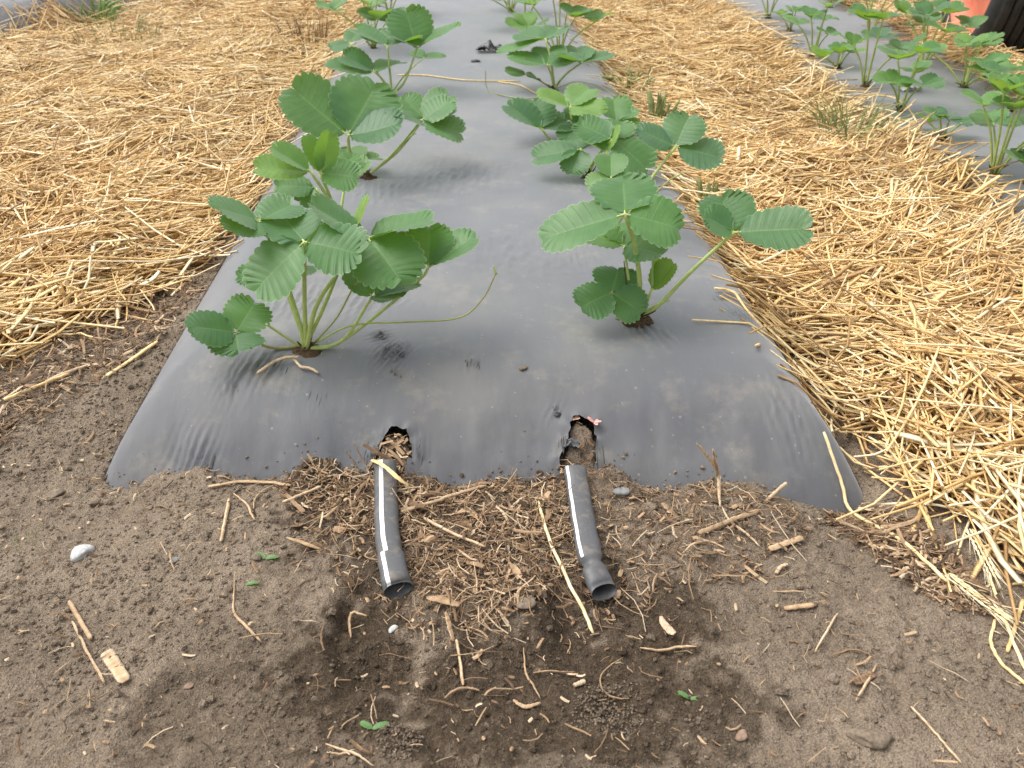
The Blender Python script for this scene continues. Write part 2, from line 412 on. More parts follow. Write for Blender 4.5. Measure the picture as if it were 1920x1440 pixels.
def soil_z(x, y):
    x = np.asarray(x, float); y = np.asarray(y, float)
    g = soil_base(x, y) + soil_fine(x, y) * np.exp(-np.clip(y - 1.5, 0, None) * .6)
    f = film_raw(x, y)
    gap = np.full(g.shape, .014)
    for h in HOLES_W: gap = np.where(in_poly(h, x, y), .0045 - .004 * fbm(x * 70, y * 70, 63, 2), gap)
    hol = gap < .0139
    return np.where(hol & (f > g), f - gap, np.where(f > g, np.minimum(g, f - gap), g))
HOLES_W = []
def in_poly(P, x, y):
    x = np.asarray(x); y = np.asarray(y); r = np.zeros(x.shape, bool); n = len(P)
    for i in range(n):
        x1, y1 = P[i]; x2, y2 = P[(i + 1) % n]
        c = ((y1 > y) != (y2 > y)) & (x < (x2 - x1) * (y - y1) / (y2 - y1 + 1e-15) + x1); r ^= c
    return r
def dist_poly(P, x, y):
    d = np.full(np.shape(x), 1e9); n = len(P)
    for i in range(n):
        a = P[i]; b = P[(i + 1) % n]; e = b - a; l2 = e @ e + 1e-12
        t = np.clip(((x - a[0]) * e[0] + (y - a[1]) * e[1]) / l2, 0, 1)
        d = np.minimum(d, np.hypot(x - a[0] - t * e[0], y - a[1] - t * e[1]))
    return d
HOLES_PX = [[(694, 884), (702, 858), (716, 834), (735, 808), (748, 806), (766, 818), (773, 845), (768, 870), (754, 900), (735, 905), (700, 900)],
            [(1049, 876), (1056, 850), (1067, 832), (1068, 800), (1078, 789), (1098, 790), (1111, 803), (1117, 822), (1115, 860), (1117, 885), (1095, 900), (1055, 893)]]
def ragged(P, seed):
    r = np.random.default_rng(seed); out = []
    for i in range(len(P)):
        a, b = np.array(P[i], float), np.array(P[(i + 1) % len(P)], float)
        for t in (0, .33, .66): out.append(a + (b - a) * t + r.normal(0, 2.2, 2))
    return out
HOLES = [np.array([[p.x, p.y] for p in (hit_raw(a, b, film_raw) for a, b in ragged(h, 5 + i))]) for i, h in enumerate(HOLES_PX)]
HOLES_W += HOLES
# little scratches and stretch marks in the film: (px, py, half length m, half width m, direction deg from +X, wavelength m, depth m)
MARKS_PX = [(735, 662, .028, .022, 62, .0075, .0042), (712, 632, .014, .014, 20, .010, .0050), (885, 683, .020, .012, 85, .0065, .0028), (742, 702, .010, .010, 55, .006, .003),
            (480, 690, .035, .030, 75, .012, .0026), (430, 728, .02, .015, 80, .008, .0025), (560, 560, .05, .05, 85, .014, .0022), (690, 560, .06, .05, 80, .016, .0020),
            (1390, 590, .03, .02, 110, .010, .0024), (1230, 630, .03, .03, 100, .012, .0020), (1080, 470, .06, .05, 92, .014, .0018), (700, 850, .022, .015, 70, .007, .0038),
            (785, 850, .02, .01, 95, .008, .003), (1054, 850, .02, .010, 85, .006, .004), (1122, 860, .03, .008, 92, .006, .003), (1040, 770, .015, .012, 60, .008, .002),
            (360, 860, .03, .03, 70, .010, .003), (1480, 780, .06, .03, 100, .012, .0022), (720, 360, .06, .06, 95, .018, .0022), (1110, 350, .05, .05, 100, .016, .0020),
            (1200, 610, .022, .022, 100, .010, .003), (850, 330, .10, .10, 88, .025, .0014), (990, 470, .10, .10, 92, .03, .0012)]
def film_detail(x, y):
    d = .0030 * fbm(x * 9, y * 8, 41, 3) + .004 * fbm(x * 3.1, y * 2.5, 44, 2)
    d = d + .0006 * fbm(x * 42, y * 8, 47, 2)
    for i, h in enumerate(HOLES):   # torn rims stand up and pucker
        dd = dist_poly(h, x, y); a = np.arctan2(y - h[:, 1].mean(), x - h[:, 0].mean())
        d = d + np.exp(-(dd / .011) ** 2) * (.0035 + .0035 * np.sin(a * 9 + i) * vnoise(a * 3, a * 0, 90 + i))
    for px, py, hl, hw, ang, wl, a in MARKS_PX:
        p = MARK_P[(px, py)]; c, s = math.cos(rad(ang)), math.sin(rad(ang))
        u = (x - p[0]) * c + (y - p[1]) * s; v = -(x - p[0]) * s + (y - p[1]) * c
        e = np.exp(-(u / hl) ** 2 - (v / hw) ** 2)
        ph = fbm(u * 40, v * 60, int(px), 2) * 5
        d = d + 1.35 * a * e * np.clip(np.sin(v * 2 * np.pi / wl + ph), -.2, 1) * (.6 + .8 * vnoise(v / wl * .8, u * 30, int(py)))
    # bunched folds at the near corners and along the buried front edge
    fr = smooth(1.0, .90, y) * smooth(.52, .40, np.abs(x))
    d = d + .0085 * fr * fbm(x * 17 + 3 * y, y * 12, 53, 2) * 2
    d = d + .0022 * fr * fbm(x * 60, y * 14, 57, 2)
    return d
MARK_P = {(m[0], m[1]): (lambda q: (q.x, q.y))(hit_raw(m[0], m[1], film_raw)) for m in MARKS_PX}
def film_z(x, y): return film_raw(x, y) + film_detail(x, y)
def surf_z(x, y):
    x = np.asarray(x, float); y = np.asarray(y, float)
    g = soil_z(x, y); f = film_z(x, y)
    hole = np.zeros(x.shape, bool)
    for h in HOLES: hole |= in_poly(h, x, y)
    return np.where(hole, g, np.maximum(g, f))
def hit(px, py): return hit_raw(px, py, surf_z, 30)
def zat(x, y): return float(surf_z(np.array([x]), np.array([y]))[0])

# ---------------------------------------------------------------- ground sheet
def axis(segs):
    out = [segs[0][0]]
    for a, b, st in segs:
        n = max(1, int(round((b - a) / st))); out += list(np.linspace(a, b, n + 1)[1:])
    return np.array(out)
gx = axis([(-400, -40, 60), (-40, -6, 4), (-6, -2.2, .3), (-2.2, -1.05, .05), (-1.05, -.8, .01), (-.8, .95, .0031), (.95, 1.2, .01), (1.2, 2.6, .05), (2.6, 6, .3), (6, 40, 4), (40, 400, 60)])
gy = axis([(-400, -40, 60), (-40, -2, 4), (-2, .2, .2), (.2, .43, .012), (.43, 1.02, .0031), (1.02, 1.6, .006), (1.6, 2.6, .03), (2.6, 7, .08), (7, 40, 3), (40, 400, 60)])
X, Y = np.meshgrid(gx, gy)
Z = soil_z(X, Y)
jx = (np.random.default_rng(3).random(X.shape) - .5) * .0012
V = np.stack([X + jx * (np.abs(X) < 1.2), Y, Z], -1).reshape(-1, 3)
soil = np_mesh('soil', V, grid_faces(len(gy), len(gx)), M_SOIL, attrs={'moist': moist_f(X, Y).ravel()})
tag(soil, kind='structure', label='bare brown soil of the field')

# ---------------------------------------------------------------- plastic film over each bed
def film(b, xs, ys, label, holes=()):
    X, Y = np.meshgrid(xs, ys); Z = bed_z(b, X, Y) + film_detail(X, Y)
    V = np.stack([X, Y, Z], -1).reshape(-1, 3); F = grid_faces(len(ys), len(xs))
    c = V[F].mean(1); keep = c[:, 2] > -.055
    for h in holes: keep &= ~in_poly(h, c[:, 0], c[:, 1])
    F = F[keep]; used = np.unique(F); mp = np.full(len(V), -1); mp[used] = np.arange(len(used))
    for h in holes:   # pull the ragged cells onto a smooth tear line
        ins = used[in_poly(h, V[used, 0], V[used, 1])]
        for i in ins:
            q = V[i, :2]; best = None
            for k in range(len(h)):
                a, e = h[k], h[(k + 1) % len(h)] - h[k]; t = np.clip(((q - a) @ e) / (e @ e), 0, 1); c0 = a + e * t; dd = np.hypot(*(c0 - q))
                if best is None or dd < best[0]: best = (dd, c0)
            V[i, :2] = best[1]
            V[i, 2] = float(bed_z(b, V[i:i+1, 0], V[i:i+1, 1])[0] + film_detail(V[i:i+1, 0], V[i:i+1, 1])[0]) + .0015
    o = np_mesh('plastic_mulch', V[used], mp[F], M_FILM)
    return tag(o, label, 'plastic mulch', 'raised beds under plastic film')
b0 = BEDS[0]
film(b0, axis([(-.53, .53, .0034)]), axis([(.70, 1.35, .0034), (1.35, 2.2, .008), (2.2, 7.0, .05)]),
     'grey black plastic film over the middle bed, two hoses poking out of its front end', HOLES)
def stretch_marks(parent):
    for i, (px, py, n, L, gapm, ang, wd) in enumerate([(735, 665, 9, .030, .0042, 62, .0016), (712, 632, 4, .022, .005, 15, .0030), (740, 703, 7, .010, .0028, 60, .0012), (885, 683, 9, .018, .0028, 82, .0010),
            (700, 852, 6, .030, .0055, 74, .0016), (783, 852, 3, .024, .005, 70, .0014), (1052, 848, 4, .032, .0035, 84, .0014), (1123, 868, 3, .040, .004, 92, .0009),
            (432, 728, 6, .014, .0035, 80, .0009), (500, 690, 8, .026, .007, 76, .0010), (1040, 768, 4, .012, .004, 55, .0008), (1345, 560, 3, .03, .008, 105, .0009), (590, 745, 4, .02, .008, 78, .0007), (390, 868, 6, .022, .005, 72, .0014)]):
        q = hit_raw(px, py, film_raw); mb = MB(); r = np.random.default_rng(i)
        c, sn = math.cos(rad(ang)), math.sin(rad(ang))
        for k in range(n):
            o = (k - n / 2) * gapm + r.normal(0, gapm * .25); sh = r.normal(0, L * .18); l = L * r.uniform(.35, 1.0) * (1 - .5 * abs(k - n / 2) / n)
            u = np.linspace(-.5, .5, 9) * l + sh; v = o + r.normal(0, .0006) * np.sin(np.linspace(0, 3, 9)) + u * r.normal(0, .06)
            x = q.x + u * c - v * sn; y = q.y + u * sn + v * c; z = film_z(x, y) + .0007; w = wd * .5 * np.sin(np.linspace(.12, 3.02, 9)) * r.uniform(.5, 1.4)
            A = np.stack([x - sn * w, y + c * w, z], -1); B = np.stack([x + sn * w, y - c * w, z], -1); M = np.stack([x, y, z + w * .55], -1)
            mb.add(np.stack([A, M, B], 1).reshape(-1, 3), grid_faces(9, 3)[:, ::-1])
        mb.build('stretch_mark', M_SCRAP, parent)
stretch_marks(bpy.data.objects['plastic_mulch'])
film(BEDS[1], axis([(.98, 1.86, .012)]), axis([(.55, 3.2, .02), (3.2, 7, .06)]), 'dusty plastic film over the right-hand bed, partly under straw, towards the tractor wheel')
film(BEDS[2], axis([(-2.95, -1.55, .02)]), axis([(3.6, 4.6, .02), (4.6, 7, .06)]), 'bluish plastic film over the bed in the far left corner behind the straw')

# ---------------------------------------------------------------- strands (straw, chips, fibres), all in numpy
def strands(cx, cy, yaw, L, rw, rh, zoff, tint, surf, nr=4, ns=4, bend=.16, kink=.28, tilt=.08, rng=RNG, follow=.6, lift_end=0.0):
    n = len(cx)
    s = np.linspace(-.5, .5, nr)
    ang = yaw[:, None] + (rng.normal(0, bend, n))[:, None] * s[None] * 2
    kk = (rng.random(n) < kink) * rng.normal(0, .9, n)
    kp = rng.uniform(-.3, .35, n)
    ang = ang + np.where(s[None] > kp[:, None], kk[:, None], 0)
    dx = np.cos(ang) * (L / (nr - 1))[:, None]; dy = np.sin(ang) * (L / (nr - 1))[:, None]
    px = np.cumsum(dx, 1); py = np.cumsum(dy, 1)
    px = px - px.mean(1, keepdims=True) + cx[:, None]; py = py - py.mean(1, keepdims=True) + cy[:, None]
    sz = surf(px, py)
    mz = sz.max(1, keepdims=True) * .55 + sz.mean(1, keepdims=True) * .45
    z = follow * sz + (1 - follow) * mz
    tl = rng.normal(0, tilt, n)
    z = z + zoff[:, None] + tl[:, None] * s[None] * L[:, None] + np.abs(tl[:, None] * .5 * L[:, None]) * .6
    if lift_end: z = z + (np.clip(s, 0, None)[None] * 2) ** 2 * (rng.random(n)[:, None] ** 4) * lift_end
    z = np.maximum(z, sz + rh[:, None] * .4)
    P = np.stack([px, py, z], -1)
    T = np.gradient(P, axis=1); T /= np.linalg.norm(T, axis=2, keepdims=True) + 1e-12
    up = np.zeros_like(T); roll = rng.normal(0, .5, n)
    up[..., 2] = 1; up[..., 0] = (np.sin(roll) * -np.sin(yaw))[:, None]; up[..., 1] = (np.sin(roll) * np.cos(yaw))[:, None]
    Xv = np.cross(T, up); Xv /= np.linalg.norm(Xv, axis=2, keepdims=True) + 1e-12
    Zv = np.cross(Xv, T)
    a = np.arange(ns) * 2 * np.pi / ns
    prof = np.ones(nr); prof[0] = prof[-1] = .8
    W = (Xv[:, :, None] * (np.cos(a)[None, None, :, None] * rw[:, None, None, None]) + Zv[:, :, None] * (np.sin(a)[None, None, :, None] * rh[:, None, None, None])) * prof[None, :, None, None]
    V = (P[:, :, None] + W).reshape(-1, 3)
    F = grid_faces(nr, ns, True); F = (F[None] + (np.arange(n) * nr * ns)[:, None, None]).reshape(-1, 4)
    tt = np.clip(tint[:, None, None] + rng.normal(0, .05, (n, nr, 1)) + rng.normal(0, .05, (n, 1, ns)), 0, 1)
    return V, F, tt.ravel()

# straw areas (outlines read off the photograph, then continued where the frame ends)
LEFT_EDGE = [(-420, 760), (-120, 690), (0, 655), (60, 640), (130, 600), (200, 580), (260, 545), (330, 510), (395, 470), (425, 425), (478, 350), (530, 268), (572, 205), (606, 135)]
pl = [list(p) for p in px_poly(LEFT_EDGE, .04)]
POLY_L = np.array(pl + [[-.47, 2.6], [-.46, 7.0], [-1.66, 7.0], [-1.68, 4.05], [-1.85, 3.84], [-3.4, 3.70], [-3.4, 1.2]])
RIGHT_EDGE = [(1150, 168), (1240, 312), (1335, 455), (1415, 560), (1482, 655), (1552, 740), (1632, 800), (1712, 862), (1788, 925), (1862, 978), (1950, 1022), (2050, 1080), (2200, 1160)]
pr = [list(p) for p in px_poly(RIGHT_EDGE, .045)]
RB_EDGE = px_poly([(2060, 540), (1900, 425), (1800, 345), (1700, 275), (1600, 205), (1520, 140), (1440, 85), (1395, 45)], .06)
POLY_R = np.array([[.455, 7.0], [.46, 2.7]] + pr + [[1.15, .45]] + [list(p) for p in RB_EDGE] + [[1.18, 7.0]])
RR = px_poly([(1900, 215), (1830, 178), (1780, 150), (1700, 100), (1620, 50)], .05)
POLY_F = np.array([list(p) for p in RR] + [[1.72, 7.0], [3.6, 7.0], [3.6, 2.0], [1.80, 2.0]])
def straw_surf_maker(P, th, seed):
    def f(x, y):
        ins = in_poly(P, x, y); d = np.where(ins, dist_poly(P, x, y), 0)
        lum = fbm(x * 3.2, y * 3.2, seed, 3) * 1.0 + fbm(x * 10, y * 10, seed + 5, 3) * .9
        t = th * smooth(-.02, .32 if seed == 101 else .20, d) * np.clip(1 + 1.1 * lum, .12, 3) + .004
        base = np.maximum(soil_base(x, y), film_raw(x, y)) + .002
        return base + np.where(ins, t, .001)
    return f
STRAWS = []
def top_z(x, y):
    z = surf_z(x, y)
    for P, f in STRAWS: z = np.where(in_poly(P, x, y), np.maximum(z, f(x, y) + .012), z)
    return z
def scatter(P, dens, yr, xr, rng, spread=.03):
    A = (xr[1] - xr[0]) * (yr[1] - yr[0]); n = int(A * dens)
    x = rng.uniform(*xr, n); y = rng.uniform(*yr, n); k = in_poly(P, x, y); x, y = x[k], y[k]
    d = dist_poly(P, x, y); k = rng.random(len(x)) < .30 + .70 * smooth(0, .13, d) ; x, y = x[k], y[k]
    j = rng.random(len(x)) < .12
    x = x + j * rng.normal(0, spread, len(x)); y = y + j * rng.normal(0, spread, len(y))
    return x, y
def straw(P, th, seed, zones, meanfn, label, cat='straw'):
    rng = np.random.default_rng(seed); f = straw_surf_maker(P, th, seed); mb = MB(); STRAWS.append((P, f))
    # packed lower layer; its dark tint paints in the shade between strands
    xs = np.arange(P[:, 0].min(), P[:, 0].max(), .02); ys = np.arange(P[:, 1].min(), min(P[:, 1].max(), 6.5), .02)
    X, Y = np.meshgrid(xs, ys); I = in_poly(P, X, Y) & (dist_poly(P, X, Y) > .035)
    Z = f(X, Y) - .012; F = grid_faces(len(ys), len(xs)); F = F[I.ravel()[F].all(1)]
    V = np.stack([X, Y, Z], -1).reshape(-1, 3); u = np.unique(F); mp = np.full(len(V), -1); mp[u] = np.arange(len(u))
    mb.add(V[u], mp[F], tint=np.full(len(u), .24) + .14 * rng.random(len(u)))
    for (yr, xr, dens, near) in zones:
        x, y = scatter(P, dens, yr, xr, rng, .045 if seed == 101 else .03)
        n = len(x); yaw = meanfn(x, y) + fbm(x * 3.3, y * 3.3, seed + 9, 2) * 2.6 + rng.normal(0, .62, n)
        flip = rng.random(n) < .20; yaw = np.where(flip, rng.uniform(0, 3.14, n), yaw)
        L = np.clip(rng.lognormal(np.log(.100), .55, n), .025, .34)
        flat = rng.random(n) < .22
        rw = np.where(flat, rng.uniform(.0020, .0050, n), rng.uniform(.0011, .0026, n)); rh = np.where(flat, .0004, rw * .85)
        L = np.where(flat, L * .8, L)
        lay = rng.random(n); zoff = -.014 + .040 * lay
        tint = np.clip(.57 + .20 * rng.normal(0, 1, n) + .12 * (lay - .5) + .25 * fbm(x * 4, y * 4, seed + 3, 2), .05, 1)
        tint = np.where(rng.random(n) < .09, rng.uniform(.1, .35, n), tint)
        tint = np.where(rng.random(n) < .07, rng.uniform(.88, 1, n), tint)
        V, F, t = strands(x, y, yaw, L, rw, rh, zoff, tint, f, 5 if near else 3, 4 if near else 3, rng=rng, lift_end=.035 if near else .02, tilt=.10)
        mb.add(V, F, tint=t)
    # seed heads lying in the straw
    for k in range(34):
        yr, xr = zones[0][0], zones[0][1]
        x0, y0 = rng.uniform(*xr), rng.uniform(*yr)
        if not in_poly(P, np.array([x0]), np.array([y0]))[0]: continue
        ear(mb, np.array([x0, y0, float(f(np.array([x0]), np.array([y0]))[0]) + .014]), rng.uniform(0, 6.28), rng, rng.uniform(.55, .95))
    o = mb.build('straw_mulch', M_STRAW)
    return tag(o, label, cat, kind='stuff')
def ear(mb, p, yaw, rng, tint, L=.065, slope=0.0):
    d = np.array([math.cos(yaw), math.sin(yaw), slope]); d /= np.linalg.norm(d); sd = np.array([-math.sin(yaw), math.cos(yaw), 0]); up = np.cross(d, sd)
    n = 9
    for i in range(n):
        for s in (-1, 1, 0):
            c = p + d * (L * i / n) + sd * s * .0028
            e = c + d * .011 + sd * s * .0022 + up * (.001 if s else .002)
            tube(mb, np.array([c, (c + e) / 2 + sd * s * .0008, e]), np.array([.0006, .0017, .0003]), n=5, caps=False, tint=np.clip(tint + rng.normal(0, .06), 0, 1))
            if s or i % 2 == 0:
                a = e + d * rng.uniform(.025, .05) + sd * (s * rng.uniform(.004, .012) + rng.normal(0, .002)) + up * rng.normal(.001, .003)
                tube(mb, np.array([e, (a + e) / 2, a]), np.array([.00035, .0003, .0001]), n=3, caps=False, tint=np.clip(tint + .1, 0, 1))
straw(POLY_L, .045, 101, [((.95, 2.1), (-1.75, -.35), 14500, True), ((2.1, 3.6), (-2.4, -.35), 9000, False), ((3.6, 6.6), (-2.6, -.35), 5500, False)],
      lambda x, y: (.10 + .9 * smooth(-1.0, -.55, x)) * smooth(.9, 1.2, y), 'loose golden straw spread along the path left of the middle bed')
straw(POLY_R, .050, 202, [((.40, 2.1), (.38, 1.7), 16000, True), ((2.1, 3.6), (.38, 1.6), 9000, False), ((3.6, 6.6), (.38, 1.6), 5500, False)],
      lambda x, y: -.12 - .95 * smooth(1.5, .95, y) * smooth(1.0, .6, x) * .7, 'pale golden straw filling the path between the middle bed and the right-hand bed')
straw(POLY_F, .045, 303, [((1.9, 6.6), (1.5, 3.6), 6000, False)],
      lambda x, y: x * 0 + .1, 'orange tinted straw on the path beyond the right-hand bed, around the tractor wheel')

# ---------------------------------------------------------------- soil crumbs and broken plant bits (nobody could count these)
_t = (1 + 5 ** .5) / 2
ICO = np.array([(-1, _t, 0), (1, _t, 0), (-1, -_t, 0), (1, -_t, 0), (0, -1, _t), (0, 1, _t), (0, -1, -_t), (0, 1, -_t), (_t, 0, -1), (_t, 0, 1), (-_t, 0, -1), (-_t, 0, 1)]) / math.sqrt(1 + _t * _t)
ICOF = np.array([(0, 11, 5), (0, 5, 1), (0, 1, 7), (0, 7, 10), (0, 10, 11), (1, 5, 9), (5, 11, 4), (11, 10, 2), (10, 7, 6), (7, 1, 8), (3, 9, 4), (3, 4, 2), (3, 2, 6), (3, 6, 8), (3, 8, 9), (4, 9, 5), (2, 4, 11), (6, 2, 10), (8, 6, 7), (9, 8, 1)])
def crumbs(n, rng):
    x = rng.uniform(-1.0, 1.15, n); y = .40 + rng.random(n) ** 1.1 * 1.1
    ye = np.interp(x, FEX, FEY)
    fz = film_raw(x, y); g = soil_base(x, y)
    ok = (fz < g + .002) | (y < ye)
    spill = (~ok) & (film_raw(x, y) < .075) & (rng.random(len(x)) < .5 * np.exp(-np.clip(y - ye, 0, None) / .009)) & (np.abs(x) < .5)
    ok = ok | spill
    x, y = x[ok], y[ok]; n = len(x)
    ok = rng.random(n) < .35 + .65 * smooth(-.12, .12, fbm(x * 6, y * 6, 87, 3)); x, y = x[ok], y[ok]; n = len(x)
    r = np.clip(rng.lognormal(np.log(.00125), .52, n), .0006, .0065)
    z = np.maximum(soil_z(x, y), np.where(film_raw(x, y) > -.02, film_z(x, y), -1))
    sc = rng.uniform(.65, 1.25, (n, 1, 3)) * r[:, None, None]
    V = ICO[None] * rng.uniform(.75, 1.25, (n, 12, 1)) * sc
    a = rng.uniform(0, 6.28, n); c, s = np.cos(a), np.sin(a)
    Vx = V[..., 0] * c[:, None] - V[..., 1] * s[:, None]; Vy = V[..., 0] * s[:, None] + V[..., 1] * c[:, None]
    V = np.stack([Vx + x[:, None], Vy + y[:, None], V[..., 2] * .8 + (z + r * .25)[:, None]], -1).reshape(-1, 3)
    F = (ICOF[None] + (np.arange(n) * 12)[:, None, None]).reshape(-1, 3)
    mo = np.clip(moist_f(x, y) * .85 - .10 + rng.normal(0, .20, n), 0, 1)
    o = np_mesh('soil_crumbs', V, F, M_SOIL, attrs={'moist': np.repeat(mo, 12)}, smooth_sh=False)
    tag(o, 'crumbs of dry and moist soil strewn over the bare ground', 'soil', kind='stuff')
crumbs(80000, np.random.default_rng(5))
def plant_bits(rng):
    mb = MB()
    zone = px_poly([(510, 905), (560, 870), (690, 890), (850, 915), (1060, 880), (1200, 915), (1300, 905), (1470, 935), (1540, 985), (1420, 1090), (1290, 1095), (1150, 1165), (1020, 1150), (900, 1230), (800, 1190), (650, 1110), (560, 1020)], .0)
    core = px_poly([(640, 900), (860, 920), (1060, 895), (1075, 1020), (1120, 1100), (1010, 1130), (900, 1190), (790, 1130), (760, 1050), (560, 960), (560, 900)], 0)
    rt = px_poly([(1460, 700), (1560, 800), (1640, 930), (1760, 1020), (1900, 1160), (1760, 1140), (1580, 1000), (1530, 860)], 0)
    lf = px_poly([(0, 660), (200, 590), (410, 450), (420, 520), (330, 640), (230, 720), (0, 860)], 0)
    def put(P, n, Lm, tintm, wide=1.0, th=.0005, hole=False):
        x0, y0 = P.min(0); x1, y1 = P.max(0); x = rng.uniform(x0, x1, n * 4); y = rng.uniform(y0, y1, n * 4); k = in_poly(P, x, y); x, y = x[k][:n], y[k][:n]
        fz = film_raw(x, y); ok = (fz < soil_base(x, y) + .003) | hole; x, y = x[ok], y[ok]; m = len(x)
        L = np.clip(rng.lognormal(np.log(Lm), .6, m), .003, .06); flat = rng.random(m) < (.5 if wide <= 1.3 else 1.0)
        rw = np.where(flat, rng.uniform(.0009, .0024, m) * wide, rng.uniform(.0003, .0007, m)); rw = np.minimum(rw, L * .35); rh = np.where(flat, th, rw)
        tint = np.clip(tintm + rng.normal(0, .27, m), 0, 1)
        V, F, t = strands(x, y, rng.uniform(0, 6.28, m), L, rw, rh, rng.uniform(.0005, .006, m), tint, soil_z, 4, 4, bend=.38, kink=.3, tilt=.28, rng=rng, follow=.5)
        mb.add(V, F, tint=t)
    put(core, 850, .009, .46, .8); put(core, 900, .019, .62, .35); put(core, 160, .018, .86, .7); put(zone, 1500, .0075, .42, .8); put(zone, 800, .017, .58, .35); put(rt, 1500, .014, .52); put(lf, 1900, .014, .50)
    put(core, 90, .011, .50, 1.9, .0007); put(zone, 90, .010, .50, 1.8, .0007)
    for h in HOLES[:1]: put(h, 110, .012, .66, 1.3, hole=True)
    for h in HOLES[1:]: put(h, 30, .009, .35, hole=True)
    # sparse bits over the whole bare soil
    W = np.array([[-.95, .42], [.95, .42], [1.0, .9], [-1.2, 1.1]]); put(W, 1500, .008, .42, .8); put(W, 900, .0055, .78, .7); put(W, 700, .014, .66, .35)
    o = mb.build('plant_litter', M_CHIP, smooth_sh=False); tag(o, 'brown broken straw and root bits littering the soil around the hoses', 'plant litter', kind='stuff')
plant_bits(np.random.default_rng(9))

# ---------------------------------------------------------------- strawberry plants
def leaflet_geo(J, T, nh, W, fold=.30, droop=.10, teeth=9, per=5, K=6, seed=0, twist=0.0, ruffle=1.0):
    J = np.asarray(J, float); T = np.asarray(T, float); ex = T - J; L = np.linalg.norm(ex); ex /= L
    n = np.asarray(nh, float); n = n - ex * (n @ ex); n /= np.linalg.norm(n) + 1e-9; ey = np.cross(n, ex)
    if twist: ey, n = ey * math.cos(twist) + n * math.sin(twist), n * math.cos(twist) - ey * math.sin(twist)
    r = np.random.default_rng(seed)
    m = teeth * per + 1 + 4
    t = np.concatenate([np.linspace(0, .14, 5)[:-1], np.linspace(.14, 1, teeth * per + 1)])
    vn = np.where(t < .14, t / .14 * .5, (t - .14) / .86 * teeth + .5)   # vein number; veins at n+.5
    W = W * 1.16
    xm = ((1 - np.cos(np.pi * t)) / 2) ** .80
    ym = .5 * W * np.sin(np.pi * t) ** (.86 - .30 * t)
    ph = np.clip((t - .14) / .86, 0, 1) * teeth
    tooth = np.abs(np.sin(np.pi * ph)) ** .75 * (t > .14)
    amp = .052 * W * (.8 + .4 * vnoise(ph, ph * 0 + seed, 3))
    tx = np.gradient(xm * L); ty = np.gradient(ym); l = np.hypot(tx, ty) + 1e-9
    nx, ny = -(-ty) / l * -1, tx / l   # outward normal in the (x, y>0) half
    nx = -ty / l
    mx = xm * L + (nx + .35) * amp * tooth; my = ym + ny * amp * tooth
    my[0] = 0; my[-1] = my[-1] * .0
    sx = (xm ** 1.12) * .86 * L
    kap = np.linspace(0, 1, K + 1)
    Vs = []; ve = []
    ru = r.normal(0, 1, 4)
    for sgn in (1, -1):
        k = kap[None]; Xg = sx[:, None] + (mx - sx)[:, None] * k ** 1.15; Yg = my[:, None] * k
        Zg = fold * (np.sqrt(Yg ** 2 + (.07 * W) ** 2) - .07 * W)
        Zg = Zg - droop * L * (Xg / L) ** 2 - .55 * fold * Yg ** 2 / (W * .5) * .6
        Zg = Zg + .0042 * W * ruffle * (np.abs(np.sin(np.pi * ph))[:, None]) * np.sin(np.pi * np.clip(k, 0, .98) ** .8)
        Zg = Zg + .055 * W * ruffle * np.sin(Xg / L * (4 + ru[0]) + ru[1] * 2 + sgn * ru[2]) * k ** 2
        P = J[None, None] + ex * Xg[..., None] + ey * (sgn * Yg[..., None]) + n * Zg[..., None]
        Vs.append(P.reshape(-1, 3))
        ve.append(np.stack([np.broadcast_to(vn[:, None], Xg.shape), np.broadcast_to(k, Xg.shape), Xg / L], -1).reshape(-1, 3))
    F = grid_faces(m, K + 1)
    F2 = F[:, ::-1] + m * (K + 1)
    return np.vstack(Vs), np.vstack([F[:, ::-1], F2[:, ::-1]]), np.vstack(ve)
def solve_tip(J, px, py, L, sgn):
    d = ray(px, py); o = J - CP; b = o.dot(d); c = o.dot(o) - L * L; q = b * b - c
    t = b if q < 0 else b + sgn * math.sqrt(q)
    return CP + d * t
LSEED = [0]
def stalk_pts(base, J, bow=.25, side=0.0):
    base = np.asarray(base, float); J = np.asarray(J, float)
    a = base + (J - base) * .45; a[2] = base[2] + (J[2] - base[2]) * (.45 + bow * .5); a[0] += side
    return spline([base, a, J], 12)
def add_leaf(plant, base, J, lfs, tint=.35, rs=.0021, bow=.25, pts=None, stint=.75, hi=True):
    """J junction; lfs: list of (tip, width, normal hint, fold, droop); stalk mesh is the leaf, its leaflets are children"""
    off = np.array(plant.location)
    mb = MB(); P = spline(pts, 14) if pts is not None else stalk_pts(base, J, bow)
    tube(mb, P, np.linspace(rs * 1.55, rs * 1.05, len(P)), n=8 if hi else 5, tint=np.linspace(stint - .12, stint + .08, len(P)).repeat(8 if hi else 5).tolist() + [stint, stint])
    for (T, W, nh, fo, dr) in lfs:
        q = np.asarray(J) + (np.asarray(T) - np.asarray(J)) * .10
        tube(mb, np.array([np.asarray(J), q]), [rs * .75, rs * .5], n=6 if hi else 4, caps=False, tint=stint + .1)
    leaf = mb.build('leaf', M_STEM, plant, off)
    for (T, W, nh, fo, dr) in lfs:
        LSEED[0] += 1
        q = np.asarray(J) + (np.asarray(T) - np.asarray(J)) * .06
        V, F, ve = leaflet_geo(q, T, nh, W, fo, dr, teeth=9 if hi else 7, per=5 if hi else 3, K=6 if hi else 4, seed=LSEED[0])
        tn = np.clip(tint + random.uniform(-.16, .14), 0, 1)
        np_mesh('leaflet', V - off, F, M_LEAF, leaf, {'tint': np.full(len(V), tn), 'vein': ve})
    return leaf
